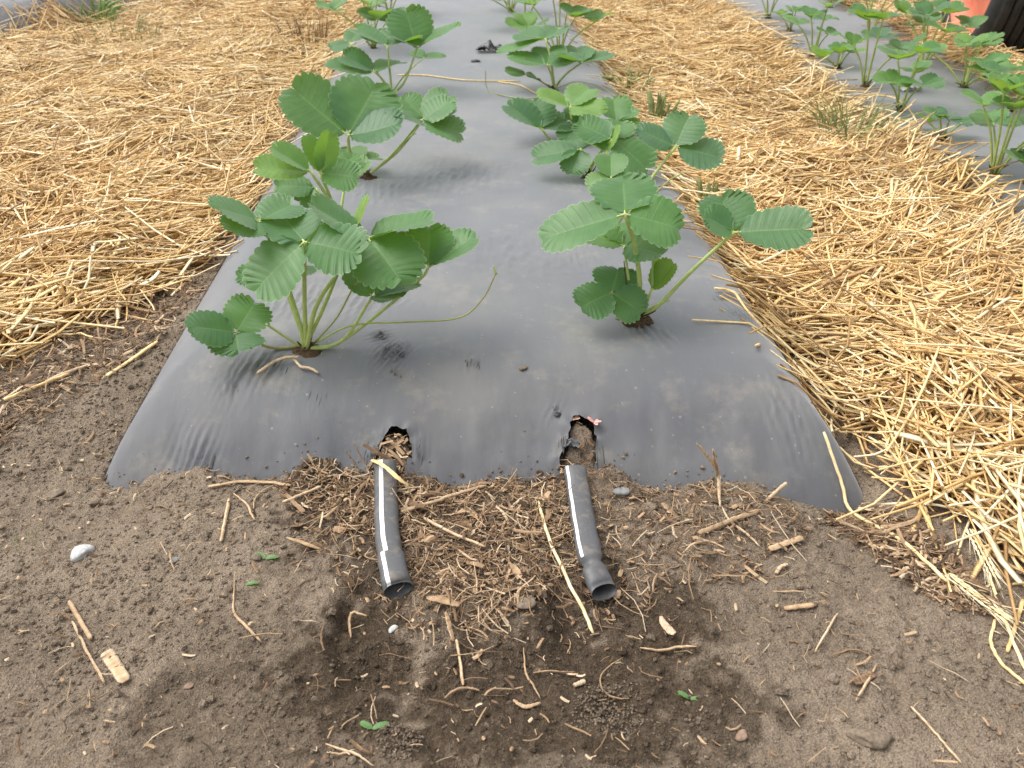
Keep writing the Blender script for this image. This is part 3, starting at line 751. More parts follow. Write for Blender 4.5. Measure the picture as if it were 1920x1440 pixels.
def crown(plant, base, r=.012, stubs=5, rng=None, h=.012):
    mb = MB(); off = np.array(plant.location); rng = rng or np.random.default_rng(int(abs(base[0]) * 1e4) % 9999)
    n = 14; a = np.arange(n) * 2 * np.pi / n
    rows = []
    r = r * .62
    for i, (rr, zz) in enumerate([(2.3, -.006), (1.9, .0010), (1.1, .003), (.8, h * .8), (.45, h * 1.1)]):
        k = rr * r * (1 + .30 * rng.normal(0, .6, n)); rows.append(np.stack([base[0] + np.cos(a) * k * 1.2, base[1] + np.sin(a) * k, np.full(n, base[2] + zz) + rng.normal(0, .0008, n)], -1))
    V = np.vstack(rows); V = np.vstack([V, [[base[0], base[1], base[2] + h * 1.4]]]); j = np.arange(n)
    mb.add(V, [grid_faces(5, n, True), np.stack([np.full(n, 5 * n), 4 * n + j, 4 * n + (j + 1) % n], -1)])
    for i in range(stubs):
        t = rng.uniform(0, 6.28); e = np.array([math.cos(t), math.sin(t), rng.uniform(.2, 1.2)]); e /= np.linalg.norm(e); l = rng.uniform(.012, .035)
        b = np.array(base) + [0, 0, .004]; tube(mb, spline([b, b + e * l * .6, b + e * l + [0, 0, rng.uniform(-.004, .006)]], 5), np.linspace(.0018, .0009, 5), n=6)
    return mb.build('crown', M_CROWN, plant, off)
UP = Vector((0, 0, 1))
def toward_cam(p, k):   # a normal hint tipped towards the viewer's side of the bed by k
    v = (CP - Vector(p)); v.z = 0; v.normalize(); k *= .62
    return np.array(UP * (1 - abs(k)) + v * k)
def hero(label, base_px, leaves, stubs=5, extras=None, cr=.011):
    b = hit(*base_px); plant = empty('strawberry_plant', b); tag(plant, label, 'strawberry plant', 'strawberry plants')
    crown(plant, b, cr, stubs)
    for lf in leaves:
        (jx, jy), dY, tips = lf['j'], lf.get('dy', 0.0), lf['t']
        J = at_y(jx, jy, b.y + dY)
        lst = []
        for tp in tips:
            tx, ty, L, sg, Wd = tp[:5]; k = tp[5] if len(tp) > 5 else lf.get('k', .25); fo = tp[6] if len(tp) > 6 else lf.get('fold', .3); dr = tp[7] if len(tp) > 7 else lf.get('droop', .08)
            T = solve_tip(J, tx, ty, L, sg)
            nh = toward_cam(J, k) if not isinstance(k, tuple) else np.array(k)
            lst.append((np.array(T), Wd, nh, fo, dr))
        b0 = np.array(b) + np.array([random.uniform(-.006, .006), random.uniform(-.006, .006), .004])
        pts = None
        if 'via' in lf:
            v = [np.array(at_y(x, y, b.y + dy)) for x, y, dy in lf['via']]; pts = [b0] + v + [np.array(J)]
        add_leaf(plant, b0, np.array(J), lst, lf.get('tint', .35), lf.get('rs', .0024), lf.get('bow', .25), pts, lf.get('st', .75))
    if extras: extras(plant, b)
    return plant, b
def extra_tube(plant, name, pts, r0, r1, mat, tint=.6, n=24, label=None):
    mb = MB(); P = spline(pts, n); tube(mb, P, np.linspace(r0, r1, n), n=7, tint=tint); o = mb.build(name, mat, plant, np.array(plant.location))
    if label: o['label'] = label
    return o

# --- left row, front plant
def ex_L1(plant, b):
    p = [np.array(b) + [.008, 0, .008]] + [np.array(at_y(x, y, b.y + dy)) for x, y, dy in [(660, 610, .0), (760, 604, -.01), (860, 596, -.02), (905, 560, -.01), (930, 512, 0)]]
    o = extra_tube(plant, 'runner', p, .0016, .0010, M_STEM, np.linspace(.75, .25, 24).repeat(7).tolist() + [.5, .5])
    t = p[-1]; extra_tube(plant, 'runner_bud', [t + [0, 0, -.002], t + [-.002, 0, .006], t + [-.004, 0, .011]], .0022, .0006, M_STEM, .9, 8)
    extra_tube(plant, 'bare_stalk', [np.array(b) + [-.01, 0, .005], np.array(at_y(540, 635, b.y)), np.array(at_y(498, 607, b.y))], .0021, .0017, M_STEM, .6, 10)
    extra_tube(plant, 'bare_stalk', [np.array(b) + [.01, 0, .01]] + [np.array(at_y(x, y, b.y)) for x, y in [(632, 595), (662, 540), (682, 522), (692, 532)]], .0015, .0009, M_STEM, .4, 16)
hero('largest strawberry plant, front of the left row, with a long runner curling right', (578, 655), [
    dict(j=(571, 454), dy=-.015, tint=.30, via=[(571, 560, 0)], t=[(472, 540, .080, -1, .074, .42, .22, .10), (530, 404, .072, 1, .070, .30, .2, .02), (676, 470, .078, -1, .072, .55, .18, .12)]),
    dict(j=(690, 446), dy=.03, tint=.40, via=[(600, 560, .0)], t=[(752, 520, .088, -1, .082, .62, .16, .12), (580, 388, .080, 1, .062, .0, .40, -.05), (812, 412, .085, 1, .062, -.05, .42, -.02)]),
    dict(j=(803, 502), dy=.02, tint=.34, via=[(640, 640, 0), (780, 530, .01)], rs=.0019, t=[(890, 443, .070, 1, .064, .05, .40, .0), (806, 425, .060, 1, .058, .3, .3, .0)]),
    dict(j=(485, 414), dy=.02, tint=.26, via=[(560, 600, .0), (515, 470, .01)], t=[(404, 385, .066, -1, .060, .40, .15, .05), (436, 431, .052, -1, .050, .5, .2, .1), (552, 382, .062, 1, .054, .25, .3, .0)]),
    dict(j=(443, 624), dy=-.01, tint=.22, via=[(510, 652, .0)], rs=.0017, st=.3, t=[(357, 608, .066, -1, .052, .5, .2, .1), (478, 566, .052, 1, .056, .7, .1, .0), (446, 656, .040, -1, .062, .6, .15, .1)]),
    dict(j=(698, 557), dy=.0, tint=.30, via=[(640, 640, .0)], rs=.0019, t=[(652, 498, .056, 1, .044, .15, .5, -.05), (784, 526, .066, 1, .048, .05, .4, .05), (752, 552, .050, -1, .04, .1, .35, .05)]),
    dict(j=(530, 525), dy=.03, tint=.35, via=[(560, 610, .0)], rs=.0020, t=[(446, 516, .055, 1, .050, .3, .3, .1), (520, 470, .05, 1, .05, .3, .3, .1), (575, 490, .05, 1, .045, .3, .3, .1)]),
    dict(j=(650, 470), dy=.05, tint=.7, via=[(605, 580, .01)], rs=.0023, t=[(700, 375, .060, 1, .05, -.3, .45, -.1), (620, 400, .05, 1, .05, -.2, .4, 0)]),
], stubs=7, extras=ex_L1, cr=.014)
# --- right row, front plant
def ex_R1(plant, b):
    extra_tube(plant, 'bare_stalk', [np.array(b) + [.01, 0, .008], np.array(at_y(1225, 575, b.y)), np.array(at_y(1256, 562, b.y))], .0022, .0012, M_STEM, .6, 10)
    extra_tube(plant, 'bare_stalk', [np.array(b) + [0, .004, .008], np.array(at_y(1176, 540, b.y)), np.array(at_y(1170, 490, b.y))], .0010, .0007, M_CROWN, .3, 8)
hero('strawberry plant at the front of the right row, one leaf reaching out over straw', (1192, 600), [
    dict(j=(1172, 402), dy=-.01, tint=.32, via=[(1200, 540, 0), (1190, 460, .0)], rs=.0027, t=[(1015, 444, .082, -1, .066, .45, .25, .04), (1168, 334, .078, 1, .080, .45, .12, .0), (1276, 424, .078, -1, .072, .5, .14, .08)]),
    dict(j=(1376, 436), dy=.02, tint=.12, via=[(1235, 572, 0), (1300, 505, .01)], rs=.0024, t=[(1352, 369, .066, 1, .070, .35, .25, -.02), (1520, 425, .080, 1, .066, .55, .30, .05), (1322, 405, .05, -1, .05, .5, .3, .0), (1425, 410, .045, -1, .045, .4, .2, .05)][:3]),
    dict(j=(1170, 462), dy=.03, tint=.42, via=[(1185, 560, 0)], rs=.0018, t=[(1096, 428, .065, 1, .056, .3, .3, .1), (1240, 470, .062, -1, .056, .4, .25, .12), (1165, 410, .06, 1, .055, .3, .2, .1)]),
    dict(j=(1147, 549), dy=-.01, tint=.16, via=[(1180, 590, -.005)], rs=.0014, st=.25, t=[(1090, 572, .054, -1, .056, .55, .15, .1), (1160, 501, .052, 1, .058, .6, .1, .05), (1203, 583, .052, -1, .052, .55, .15, .1)]),
    dict(j=(1221, 545), dy=.0, tint=.78, via=[(1207, 580, 0)], rs=.0022, t=[(1222, 472, .055, 1, .030, (.9, -.3, .2), .75, .0), (1264, 494, .046, 1, .034, (-.4, -.4, .8), .7, .0)]),
], stubs=8, extras=ex_R1, cr=.014)
# --- second plants
hero('strawberry plant second in the left row, yellow green leaves showing above the largest plant', (640, 448), [
    dict(j=(600, 326), dy=.0, tint=.45, t=[(618, 248, .070, 1, .040, (.6, -.5, .4), .4, 0), (670, 330, .066, -1, .064, .55, .2, .05), (574, 254, .055, 1, .03, (.5, -.6, .3), .6, 0)]),
    dict(j=(583, 322), dy=-.01, tint=.70, t=[(478, 312, .082, -1, .058, .35, .35, .05), (510, 277, .07, 1, .055, .2, .35, 0)]),
    dict(j=(592, 352), dy=.04, tint=.2, rs=.0016, t=[(516, 345, .058, -1, .05, .55, .2, .1), (560, 376, .04, -1, .045, .6, .2, .1)]),
    dict(j=(646, 350), dy=.05, tint=.5, t=[(690, 300, .06, 1, .05, .1, .4, 0), (620, 300, .06, 1, .05, .1, .4, 0), (660, 290, .06, 1, .05, .1, .4, 0)]),
], stubs=4)
hero('strawberry plant second in the right row, wide bluish leaf held over the straw edge', (1148, 440), [
    dict(j=(1266, 276), dy=.03, tint=.10, via=[(1190, 375, .0)], rs=.0023, t=[(1196, 240, .068, -1, .056, .42, .2, .05), (1292, 217, .066, 1, .066, .45, .2, 0), (1354, 292, .072, -1, .068, .5, .15, .08), (1362, 238, .07, 1, .045, .1, .4, 0)][:3]),
    dict(j=(1146, 335), dy=.0, tint=.45, via=[(1150, 390, 0)], t=[(1100, 345, .045, -1, .04, .4, .3, .1), (1190, 345, .045, -1, .04, .4, .3, .1), (1145, 290, .06, 1, .05, .1, .4, 0)]),
], extras=lambda p, b: extra_tube(p, 'bare_stalk', [np.array(b) + [.008, 0, .01], np.array(at_y(1215, 375, b.y)), np.array(at_y(1255, 338, b.y)), np.array(at_y(1278, 326, b.y))], .0013, .0012, M_STEM, .55, 12))
hero('strawberry plant third in the left row, one very broad cupped leaf, stalks leaning right', (690, 333), [
    dict(j=(652, 254), dy=-.02, tint=.16, via=[(660, 300, 0)], rs=.0030, t=[(546, 166, .150, 1, .104, .75, .18, -.04), (706, 160, .128, 1, .124, .80, .12, -.04), (753, 238, .118, -1, .098, .45, .30, -.10)]),
    dict(j=(790, 226), dy=.05, tint=.25, via=[(735, 290, .02)], rs=.0022, t=[(846, 188, .080, 1, .070, .35, .2, 0), (868, 246, .090, -1, .085, .4, .2, .08), (735, 214, .085, -1, .075, .35, .2, .05), (846, 218, .08, 1, .06, .3, .2, .0)][:3]),
    dict(j=(795, 222), dy=.10, tint=.3, via=[(745, 285, .03)], rs=.0020, t=[(842, 176, .08, 1, .07, .35, .2, 0), (850, 214, .075, -1, .06, .35, .2, 0), (755, 182, .08, 1, .07, .35, .2, 0)]),
    dict(j=(676, 300), dy=.02, tint=.55, rs=.0014, st=.4, t=[(630, 290, .05, 1, .045, .2, .3, .05), (655, 275, .055, 1, .05, .2, .3, .05), (712, 293, .05, 1, .04, .2, .3, .05)]),
], stubs=6, extras=lambda p, b: extra_tube(p, 'bare_stalk', [np.array(b) + [.005, 0, .01], np.array(at_y(735, 290, b.y + .02)), np.array(at_y(770, 256, b.y + .05)), np.array(at_y(780, 250, b.y + .06))], .0018, .0012, M_STEM, .55, 12), cr=.013)
hero('strawberry plant third in the right row, dense short plant with a drooping grey green leaf', (1106, 332), [
    dict(j=(1090, 280), dy=.0, tint=.18, t=[(999, 293, .085, -1, .062, .4, .25, .05), (1075, 262, .06, 1, .06, .4, .2, 0), (1072, 318, .06, -1, .055, .5, .2, .2)]),
    dict(j=(1148, 262), dy=.0, tint=.22, rs=.0026, t=[(1084, 232, .085, 1, .075, .4, .25, 0), (1218, 312, .100, -1, .085, .55, .15, .15), (1165, 230, .07, 1, .06, .4, .3, 0)]),
    dict(j=(1137, 287), dy=-.02, tint=.80, rs=.0026, via=[(1145, 320, -.01)], t=[(1100, 255, .060, 1, .045, .1, .6, 0), (1150, 240, .065, 1, .045, (-.5, -.3, .8), .7, 0)]),
    dict(j=(1162, 315), dy=.02, tint=.15, rs=.0014, t=[(1200, 325, .045, -1, .045, .4, .2, .1), (1165, 345, .05, -1, .045, .5, .2, .1)]),
], stubs=7, cr=.014)
hero('strawberry plant fourth in the right row, pale green young leaves over a dark low leaf', (1075, 262), [
    dict(j=(1016, 243), dy=-.02, tint=.22, via=[(1040, 268, -.01)], t=[(950, 196, .105, 1, .080, .2, .35, -.02), (1068, 226, .085, 1, .075, .3, .3, 0), (1000, 188, .10, 1, .08, .1, .3, 0)]),
    dict(j=(1068, 200), dy=.02, tint=.74, t=[(1010, 176, .085, -1, .065, .35, .3, .02), (1128, 208, .09, -1, .07, .4, .25, .08), (1106, 164, .08, 1, .07, .2, .3, 0)]),
    dict(j=(1156, 230), dy=.03, tint=.5, t=[(1150, 184, .08, 1, .075, .25, .35, 0), (1194, 207, .06, 1, .05, 0, .4, 0), (1132, 240, .06, -1, .06, .4, .3, .1), (1190, 238, .055, -1, .06, .5, .2, .1)]),
    dict(j=(1082, 235), dy=-.01, tint=.32, t=[(1060, 262, .06, -1, .055, .5, .3, .1), (1115, 225, .07, 1, .065, .4, .2, .1), (1090, 195, .07, 1, .065, .4, .2, .1)]),
], stubs=3)
hero('tall strawberry plant fourth in the left row, three stalks fanning out before the scrap', (735, 178), [
    dict(j=(702, 134), dy=-.02, tint=.32, t=[(612, 126, .115, -1, .085, .2, .35, .0), (642, 103, .10, 1, .085, .3, .3, 0), (752, 115, .10, 1, .075, .0, .35, 0)]),
    dict(j=(726, 86), dy=.0, tint=.35, t=[(664, 52, .12, 1, .075, .1, .4, 0), (700, 60, .10, 1, .08, .1, .3, 0), (790, 70, .10, 1, .07, -.1, .4, 0)]),
    dict(j=(782, 90), dy=.02, tint=.30, via=[(760, 150, .0)], rs=.0026, t=[(863, 46, .125, 1, .085, .0, .42, 0), (760, 18, .115, 1, .11, .4, .2, 0), (725, 65, .10, -1, .08, .1, .3, .0)]),
    dict(j=(655, 80), dy=.06, tint=.15, rs=.0016, t=[(620, 88, .06, -1, .05, .4, .2, .1), (670, 60, .07, 1, .05, .3, .3, 0)]),
    dict(j=(795, 108), dy=.10, tint=.2, rs=.0015, t=[(770, 98, .05, 1, .05, .2, .2, 0), (835, 106, .06, 1, .05, .2, .2, .0)]),
], stubs=4)
def ex_R5(plant, b):
    P = [np.array(b) + [0, -.01, .006]] + [np.array(hit(x, y)) + [0, 0, .004] for x, y in [(1000, 187), (950, 183), (915, 170)]] + [np.array(at_y(910, 132, hit(915, 170).y))]
    extra_tube(plant, 'runner', P, .0016, .0012, M_STEM, .42, 24)
    extra_tube(plant, 'runner', [np.array(b) + [.01, 0, .006]] + [np.array(hit(x, y)) + [0, 0, .006] for x, y in [(1080, 157), (1120, 165), (1155, 185)]], .0015, .0012, M_STEM, .4, 16)
hero('strawberry plant fifth in the right row, trailing a looped runner onto the film', (1037, 170), [
    dict(j=(1026, 122), dy=-.02, tint=.30, t=[(953, 106, .10, -1, .085, .2, .35, 0), (1032, 90, .09, 1, .085, .3, .3, 0), (1090, 112, .08, -1, .07, .2, .3, 0)]),
    dict(j=(1090, 118), dy=.0, tint=.34, t=[(1147, 101, .10, 1, .07, .1, .35, 0), (1040, 104, .10, -1, .07, .1, .35, 0), (1080, 88, .09, 1, .08, .3, .3, 0)]),
    dict(j=(987, 141), dy=.0, tint=.2, rs=.0015, st=.3, t=[(948, 130, .06, 1, .045, .3, .2, .05), (1008, 145, .045, 1, .05, .3, .2, .05)]),
    dict(j=(1023, 73), dy=.05, tint=.3, t=[(934, 98, .12, -1, .075, .1, .4, .05), (972, 62, .10, 1, .085, .3, .2, 0), (1050, 55, .08, 1, .08, -.2, .4, 0)]),
], stubs=4, extras=ex_R5)

# --- plants farther off: built by rule, each one its own
def field_plant(label, base_px, size=1.0, n=6, seed=0, tint=.35, hgt=.16, spread=.10):
    r = random.Random(seed); b = hit(*base_px); plant = empty('strawberry_plant', b); tag(plant, label, 'strawberry plant', 'strawberry plants')
    crown(plant, b, .011, 4)
    ph = r.uniform(0, 6.28)
    for i in range(n):
        a = ph + i * 6.283 / n + r.uniform(-.35, .35); inner = i % 3 == 0
        rr = (spread * r.uniform(.75, 1.2) if not inner else spread * r.uniform(.25, .5)) * size; hh = hgt * size * (r.uniform(.95, 1.2) if inner else r.uniform(.55, .95))
        J = np.array([b.x + math.cos(a) * rr, b.y + math.sin(a) * rr, b.z + hh])
        l = size * r.uniform(.050, .068); lst = []
        for k, da in enumerate((-1.9, 0, 1.9)):
            aa = a + da + r.uniform(-.2, .2); el = r.uniform(.15, .65)
            T = J + np.array([math.cos(aa) * math.cos(el), math.sin(aa) * math.cos(el), math.sin(el)]) * l * (1.05 if k == 1 else .95)
            lst.append((T, l * r.uniform(.82, .98), np.array([r.uniform(-.15, .15), r.uniform(-.3, .1), 1]), r.uniform(.2, .42), r.uniform(0, .18)))
        add_leaf(plant, np.array(b) + [math.cos(a) * .006, math.sin(a) * .006, .004], J, lst, tint + r.uniform(-.2, .25), .0021, .3, hi=False, stint=.7)
    return plant
field_plant('strawberry plant fifth in the left row, its leaves cut by the top of the photo', (700, 90), 1.25, 6, 1, .4, .13)
field_plant('strawberry plant at the far end of the left row, half hidden behind taller leaves', (730, 30), 1.15, 6, 2, .35)
field_plant('strawberry plant sixth in the right row, with a leaf hovering over the straw', (1048, 108), 1.15, 7, 3, .38, .15)
field_plant('strawberry plant seventh in the right row, reddish crown showing under thin stalks', (982, 52), 1.1, 6, 4, .4)
field_plant('strawberry plant at the far end of the right row near the top of the photo', (958, 22), 1.1, 6, 5, .45)
RB1 = [(1440, 34, 'far left end of the near row'), (1480, 58, 'small one near the far end'), (1524, 106, 'third from the far end of the near row'), (1570, 128, 'low few leaved one in mid near row'),
       (1622, 162, 'upright one in mid near row'), (1687, 208, 'one beside the silvery scrap'), (1766, 264, 'low dark leaved one near its front'), (1863, 328, 'nearest one with a bright fan of leaves')]
for i, (x, y, s) in enumerate(RB1):
    field_plant('plant on the right-hand bed, ' + s, (x, y), [.95, .7, .95, .75, 1.0, .95, .7, 1.0][i], [5, 4, 5, 4, 5, 5, 4, 7][i], 20 + i, [.4, .3, .42, .45, .35, .4, .15, .5][i], [.13, .09, .14, .07, .16, .14, .07, .15][i], .08)
RB2 = [(1554, 14, 'at the far end'), (1630, 66, 'left of the farther straw path'), (1729, 124, 'left of the tractor wheel'), (1806, 164, 'in front of the wheel'), (1893, 208, 'below the wheel at the margin')]
for i, (x, y, s) in enumerate(RB2):
    field_plant('plant in the far row of the right-hand bed, ' + s, (x, y), [.9, 1.0, 1.05, 1.0, .95][i], [5, 5, 7, 6, 6][i], 40 + i, [.35, .45, .42, .45, .4][i], [.13, .16, .15, .11, .10][i], .10)
field_plant('strawberry plant cut by the right margin, only a leaf of it in the photo', (1935, 345), .8, 4, 61, .25, .06)

# ---------------------------------------------------------------- drip hoses
def hose(name, label, path_px, wid, sleeve_px=None, stripe_t=0.0, pinch=None, flare=1.0, split=None):
    root_p = hit(*path_px[0]); root = empty(name, root_p); tag(root, label, 'hose', 'drip hoses'); off = np.array(root.location)
    C = []
    for i, (x, y) in enumerate(path_px):
        p = hit(x, y); q = at_z(x, y, p.z + .0120 + .006 * (i / (len(path_px) - 1)) ** 2); C.append([q.x, q.y, q.z])
    P = spline(C, 60); k = 20
    for _ in range(6): P[1:-1, 2] = (P[:-2, 2] + P[2:, 2] + P[1:-1, 2]) / 3
    s = np.linspace(0, 1, 60)
    def section(P, s, wmul, inner=False, off2=0.0):
        m = len(P); T, X, Zf = frames(P); n = 28; a = np.arange(n) * 2 * np.pi / n
        rx = np.full(m, wid / 2) * wmul; rz = np.full(m, wid * .345) * wmul
        rough = 1 + .02 * np.sin(s * 37 + 1)
        if pinch is not None:
            e = np.exp(-((s - pinch) / .035) ** 2); rx = rx * (1 - .30 * e); rz = rz * (1 - .22 * e)
        en = smooth(.80, 1.0, s); rx = rx * (1 + (flare - 1) * en); rz = rz * (1 - .30 * en) * (.92 + .08 * np.sin(s * 23 + wid))
        ca, sa = np.cos(a), np.sin(a); pw = .85
        cx = np.sign(ca) * np.abs(ca) ** pw; cz = np.sign(sa) * np.abs(sa) ** pw
        V = P[:, None] + X[:, None] * (cx[None, :, None] * (rx * rough)[:, None, None]) + Zf[:, None] * (cz[None, :, None] * rz[:, None, None])
        V = V - T[:, None] * ((smooth(.80, 1.0, s) ** 2)[:, None] * .006 * (sa[None] + .2))[..., None]
        if pinch is not None:   # a dent creased into the right flank
            e = np.exp(-((s - pinch) / .03) ** 2)[:, None] * np.exp(-((a - .5) / .7) ** 2)[None]
            V = V - Zf[:, None] * (e * .006)[..., None]
        return V, n, X, Zf, a
    def skin(nm, P, s, wmul, parent):
        mb = MB(); V, n, *_ = section(P, s, wmul); m = len(P); mb.add(V.reshape(-1, 3), grid_faces(m, n, True))
        o = mb.build(nm, M_HOSE, parent, off)
        mb = MB(); Vi, n, *_ = section(P, s, wmul * .965); Vi = Vi[m // 2:]; mi = len(Vi)
        rim = np.vstack([V[-1], Vi[-1]]); j = np.arange(n); j2 = (j + 1) % n
        mb.add(Vi.reshape(-1, 3), grid_faces(mi, n, True)[:, ::-1]); mb.add(rim, np.stack([j, j2, n + j2, n + j], -1))
        mb.add(np.vstack([Vi[0], Vi[0].mean(0)[None]]), np.stack([j, j2, np.full(n, n)], -1))
        mb.build('hose_mouth', M_HOSEIN, o, off)
        return o, V, n
    def stripe(V, n, i0, i1, sh, parent):
        # a ribbon printed along the tube, a hair proud of it
        kk = sh + n // 4
        c = V[i0:i1].mean(1); cols = []
        for q in (.0, .5, 1.0, 1.45):
            a = int(q); w0 = V[i0:i1, (kk + a) % n] * (1 - q + a) + V[i0:i1, (kk + a + 1) % n] * (q - a); d0 = w0 - c
            cols.append(w0 + d0 / np.linalg.norm(d0, axis=1)[:, None] * .0006)
        mb = MB(); mb.add(np.stack(cols, 1).reshape(-1, 3), grid_faces(i1 - i0, 4)); mb.build('white_stripe', M_STRIPE, parent, off)
    if split:
        i = int(split * 60)
        o1, V1, n = skin('hose_body', P[:i + 2], s[:i + 2], 1.0, root); stripe(V1, n, 0, i + 2, stripe_t, o1)
        o2, V2, n = skin('end_sleeve', P[i:], s[i:], 1.07, root); stripe(V2, n, 0, len(V2), stripe_t - 1, o2)
    else:
        o1, V1, n = skin('hose_body', P, s, 1.0, root); stripe(V1, n, 0, int(60 * (pinch - .02)) if pinch else 60, stripe_t, o1)
    return root
hose('drip_hose', 'left black drip hose with white stripe broken at its end sleeve', [(722, 868), (723, 900), (724, 960), (727, 1010), (733, 1045), (740, 1080), (747, 1108)], .0290, stripe_t=-2, split=.66, flare=1.05)
hose('drip_hose', 'right black drip hose with dented flank and unbroken white stripe', [(1078, 880), (1084, 920), (1092, 970), (1101, 1018), (1108, 1050), (1121, 1085), (1134, 1112)], .0290, stripe_t=-4, pinch=.70, flare=1.05)

# ---------------------------------------------------------------- single straws, sticks, stones
def strip_px(name, label, cat, pts, width, mat, tint=.6, thick=None, lift=.0025, group=None, taper=(1, 1), n=18, flat=False, air=None):
    P = []
    for i, q in enumerate(pts):
        p = hit(q[0], q[1]); h = lift + (q[2] if len(q) > 2 else 0) + (.006 if 560 < q[0] < 1330 and 880 < q[1] < 1210 else .001)
        p = at_z(q[0], q[1], p.z + h); P.append([p.x, p.y, p.z])
    P = spline(P, n); mb = MB(); th = thick if thick else width
    rng = np.random.default_rng(int(pts[0][0] * 7 + pts[0][1]))
    wv = np.linspace(taper[0], taper[1], n) * (1 + .22 * (vnoise(np.linspace(0, 5, n), np.full(n, 3.3), int(pts[0][0])) - .5)); wv[0] *= .72; wv[-1] *= .6
    if name in ('root', 'twig', 'dead_stalk', 'maple_seed'): wv = wv * (.25 + .75 * np.sin(np.linspace(.15, np.pi - .12, n)) ** .6)
    for _ in range(4): P[1:-1, 2] = (P[:-2, 2] + 2 * P[1:-1, 2] + P[2:, 2]) / 4
    P = P + rng.normal(0, .00025, P.shape)
    col = np.clip(tint + rng.normal(0, .10, 9)[None] + rng.normal(0, .05, n)[:, None], 0, 1).ravel().tolist() + [tint - .3, tint - .3]
    tube(mb, P, width / 2 * wv, th / 2 * wv, n=9, tint=np.clip(col, 0, 1))
    o = mb.build(name, mat, None, P.mean(0)); o.location = P.mean(0)
    return tag(o, label, cat, group)
ST = 'single straws lying apart'
strip_px('straw_stalk', 'long pale straw on the soil slanting down from the film towards the right hose mouth', 'straw', [(1010, 940), (1030, 1010), (1066, 1090), (1092, 1140), (1113, 1188)], .0038, M_STRAW, .80, group=ST, lift=.004)
strip_px('straw_stalk', 'straw with cut end poking onto the film at right, upper of two', 'straw', [(1340, 540, .004), (1375, 548, .006), (1400, 580, .004), (1440, 625, .004)], .0042, M_STRAW, .74, group=ST)
strip_px('straw_stalk', 'short thick straw with cut end poking onto the film at right, lower of two', 'straw', [(1417, 648, .008), (1450, 633, .008), (1485, 620, .006)], .0048, M_STRAW, .74, group=ST)
strip_px('straw_stalk', 'kinked straw from the right film corner over bare soil to a bearded ear', 'straw', [(1545, 810, .01), (1562, 860, .004), (1580, 910, .002), (1592, 958, .002), (1640, 985, .004), (1690, 1012, .006), (1740, 1055, .006), (1775, 1090, .006)], .0042, M_STRAW, .76, group=ST, n=30)
def ear_thing(label, p0, p1, tint=.85, L=.075):
    a = np.array(hit(*p0)) + [0, 0, .007]; b = np.array(hit(*p1)) + [0, 0, .006]; d = b - a; mb = MB()
    ear(mb, a, math.atan2(d[1], d[0]), np.random.default_rng(3), tint, L, d[2] / np.hypot(d[0], d[1]))
    o = mb.build('grain_ear', M_STRAW, None, a); o.location = a
    return tag(o, label, 'grain ear', 'bearded grain ears')
ear_thing('bearded grain ear on the bare soil at the end of the kinked straw', (1772, 1085), (1860, 1150))
ear_thing('bearded grain ear at the lower edge of the right straw, pointing down', (1815, 1000), (1862, 1090), .9, .07)
strip_px('straw_stalk', 'long straw running from the straw edge down to the right margin of the photo', 'straw', [(1855, 1080), (1880, 1150), (1905, 1215), (1925, 1260)], .0036, M_STRAW, .8, group=ST)
strip_px('straw_stalk', 'bent straw on bare soil at the right margin', 'straw', [(1866, 1162), (1858, 1205), (1880, 1245), (1925, 1285)], .0034, M_STRAW, .74, group=ST)
strip_px('straw_stalk', 'short orange straw on the soil at the right margin', 'straw', [(1918, 1125), (1902, 1180), (1888, 1222)], .0042, M_STRAW, .55, group=ST)
strip_px('straw_stalk', 'thick orange straw piece beside the right straw edge, lying on bare soil', 'straw', [(1738, 935), (1722, 970), (1706, 1002)], .0062, M_STRAW, .50, group=ST)
strip_px('straw_stalk', 'straw lying across the mouth of the left film hole', 'straw', [(697, 862, .012), (720, 873, .026), (745, 895, .024), (767, 912, .010)], .0062, M_STRAW, .70, thick=.002, group=ST)
strip_px('straw_stalk', 'thin straw on soil between the hoses, sloping up right', 'straw', [(752, 960), (800, 945), (860, 925), (912, 910)], .0042, M_CHIP, 0.9, group=ST, lift=.006)
strip_px('straw_stalk', 'thin straw on soil between the hoses, sloping down right', 'straw', [(796, 972), (850, 1000), (910, 1025)], .0036, M_CHIP, 0.92, group=ST, lift=.006)
strip_px('straw_stalk', 'straw crossing another below the front film edge at left', 'straw', [(530, 942), (560, 930), (602, 912)], .0040, M_CHIP, 0.9, group=ST, lift=.005)
strip_px('straw_stalk', 'flat greyish straw crossed by another below the front film edge at left', 'straw', [(525, 915), (550, 940), (570, 960)], .0062, M_CHIP, 0.72, thick=.0015, group=ST)
strip_px('straw_stalk', 'thin upright straw piece on the soil left of the left hose', 'straw', [(430, 935), (422, 975), (414, 1015)], .0044, M_CHIP, 0.85, group=ST)
strip_px('straw_stalk', 'straw piece at lower left above the flat bark chip', 'straw', [(130, 1128), (148, 1160), (170, 1198)], .0050, M_CHIP, 0.9, group=ST)
strip_px('straw_stalk', 'thin straw at lower left passing beside the flat bark chip', 'straw', [(136, 1165), (165, 1225), (196, 1280)], .0028, M_CHIP, 0.85, group=ST)
strip_px('straw_stalk', 'stout straw on soil below the right part of the front film edge', 'straw', [(1310, 1000), (1365, 978), (1425, 957)], .0062, M_CHIP, .72, group=ST)
strip_px('straw_stalk', 'thick flat straw below the right film corner', 'straw', [(1442, 1030), (1475, 1018), (1505, 1008)], .0080, M_CHIP, 0.85, thick=.004, group=ST)
strip_px('straw_stalk', 'short orange straw block on bare soil at right', 'straw', [(1470, 1140), (1498, 1137), (1526, 1134)], .0070, M_CHIP, 0.75, thick=.003, group=ST)
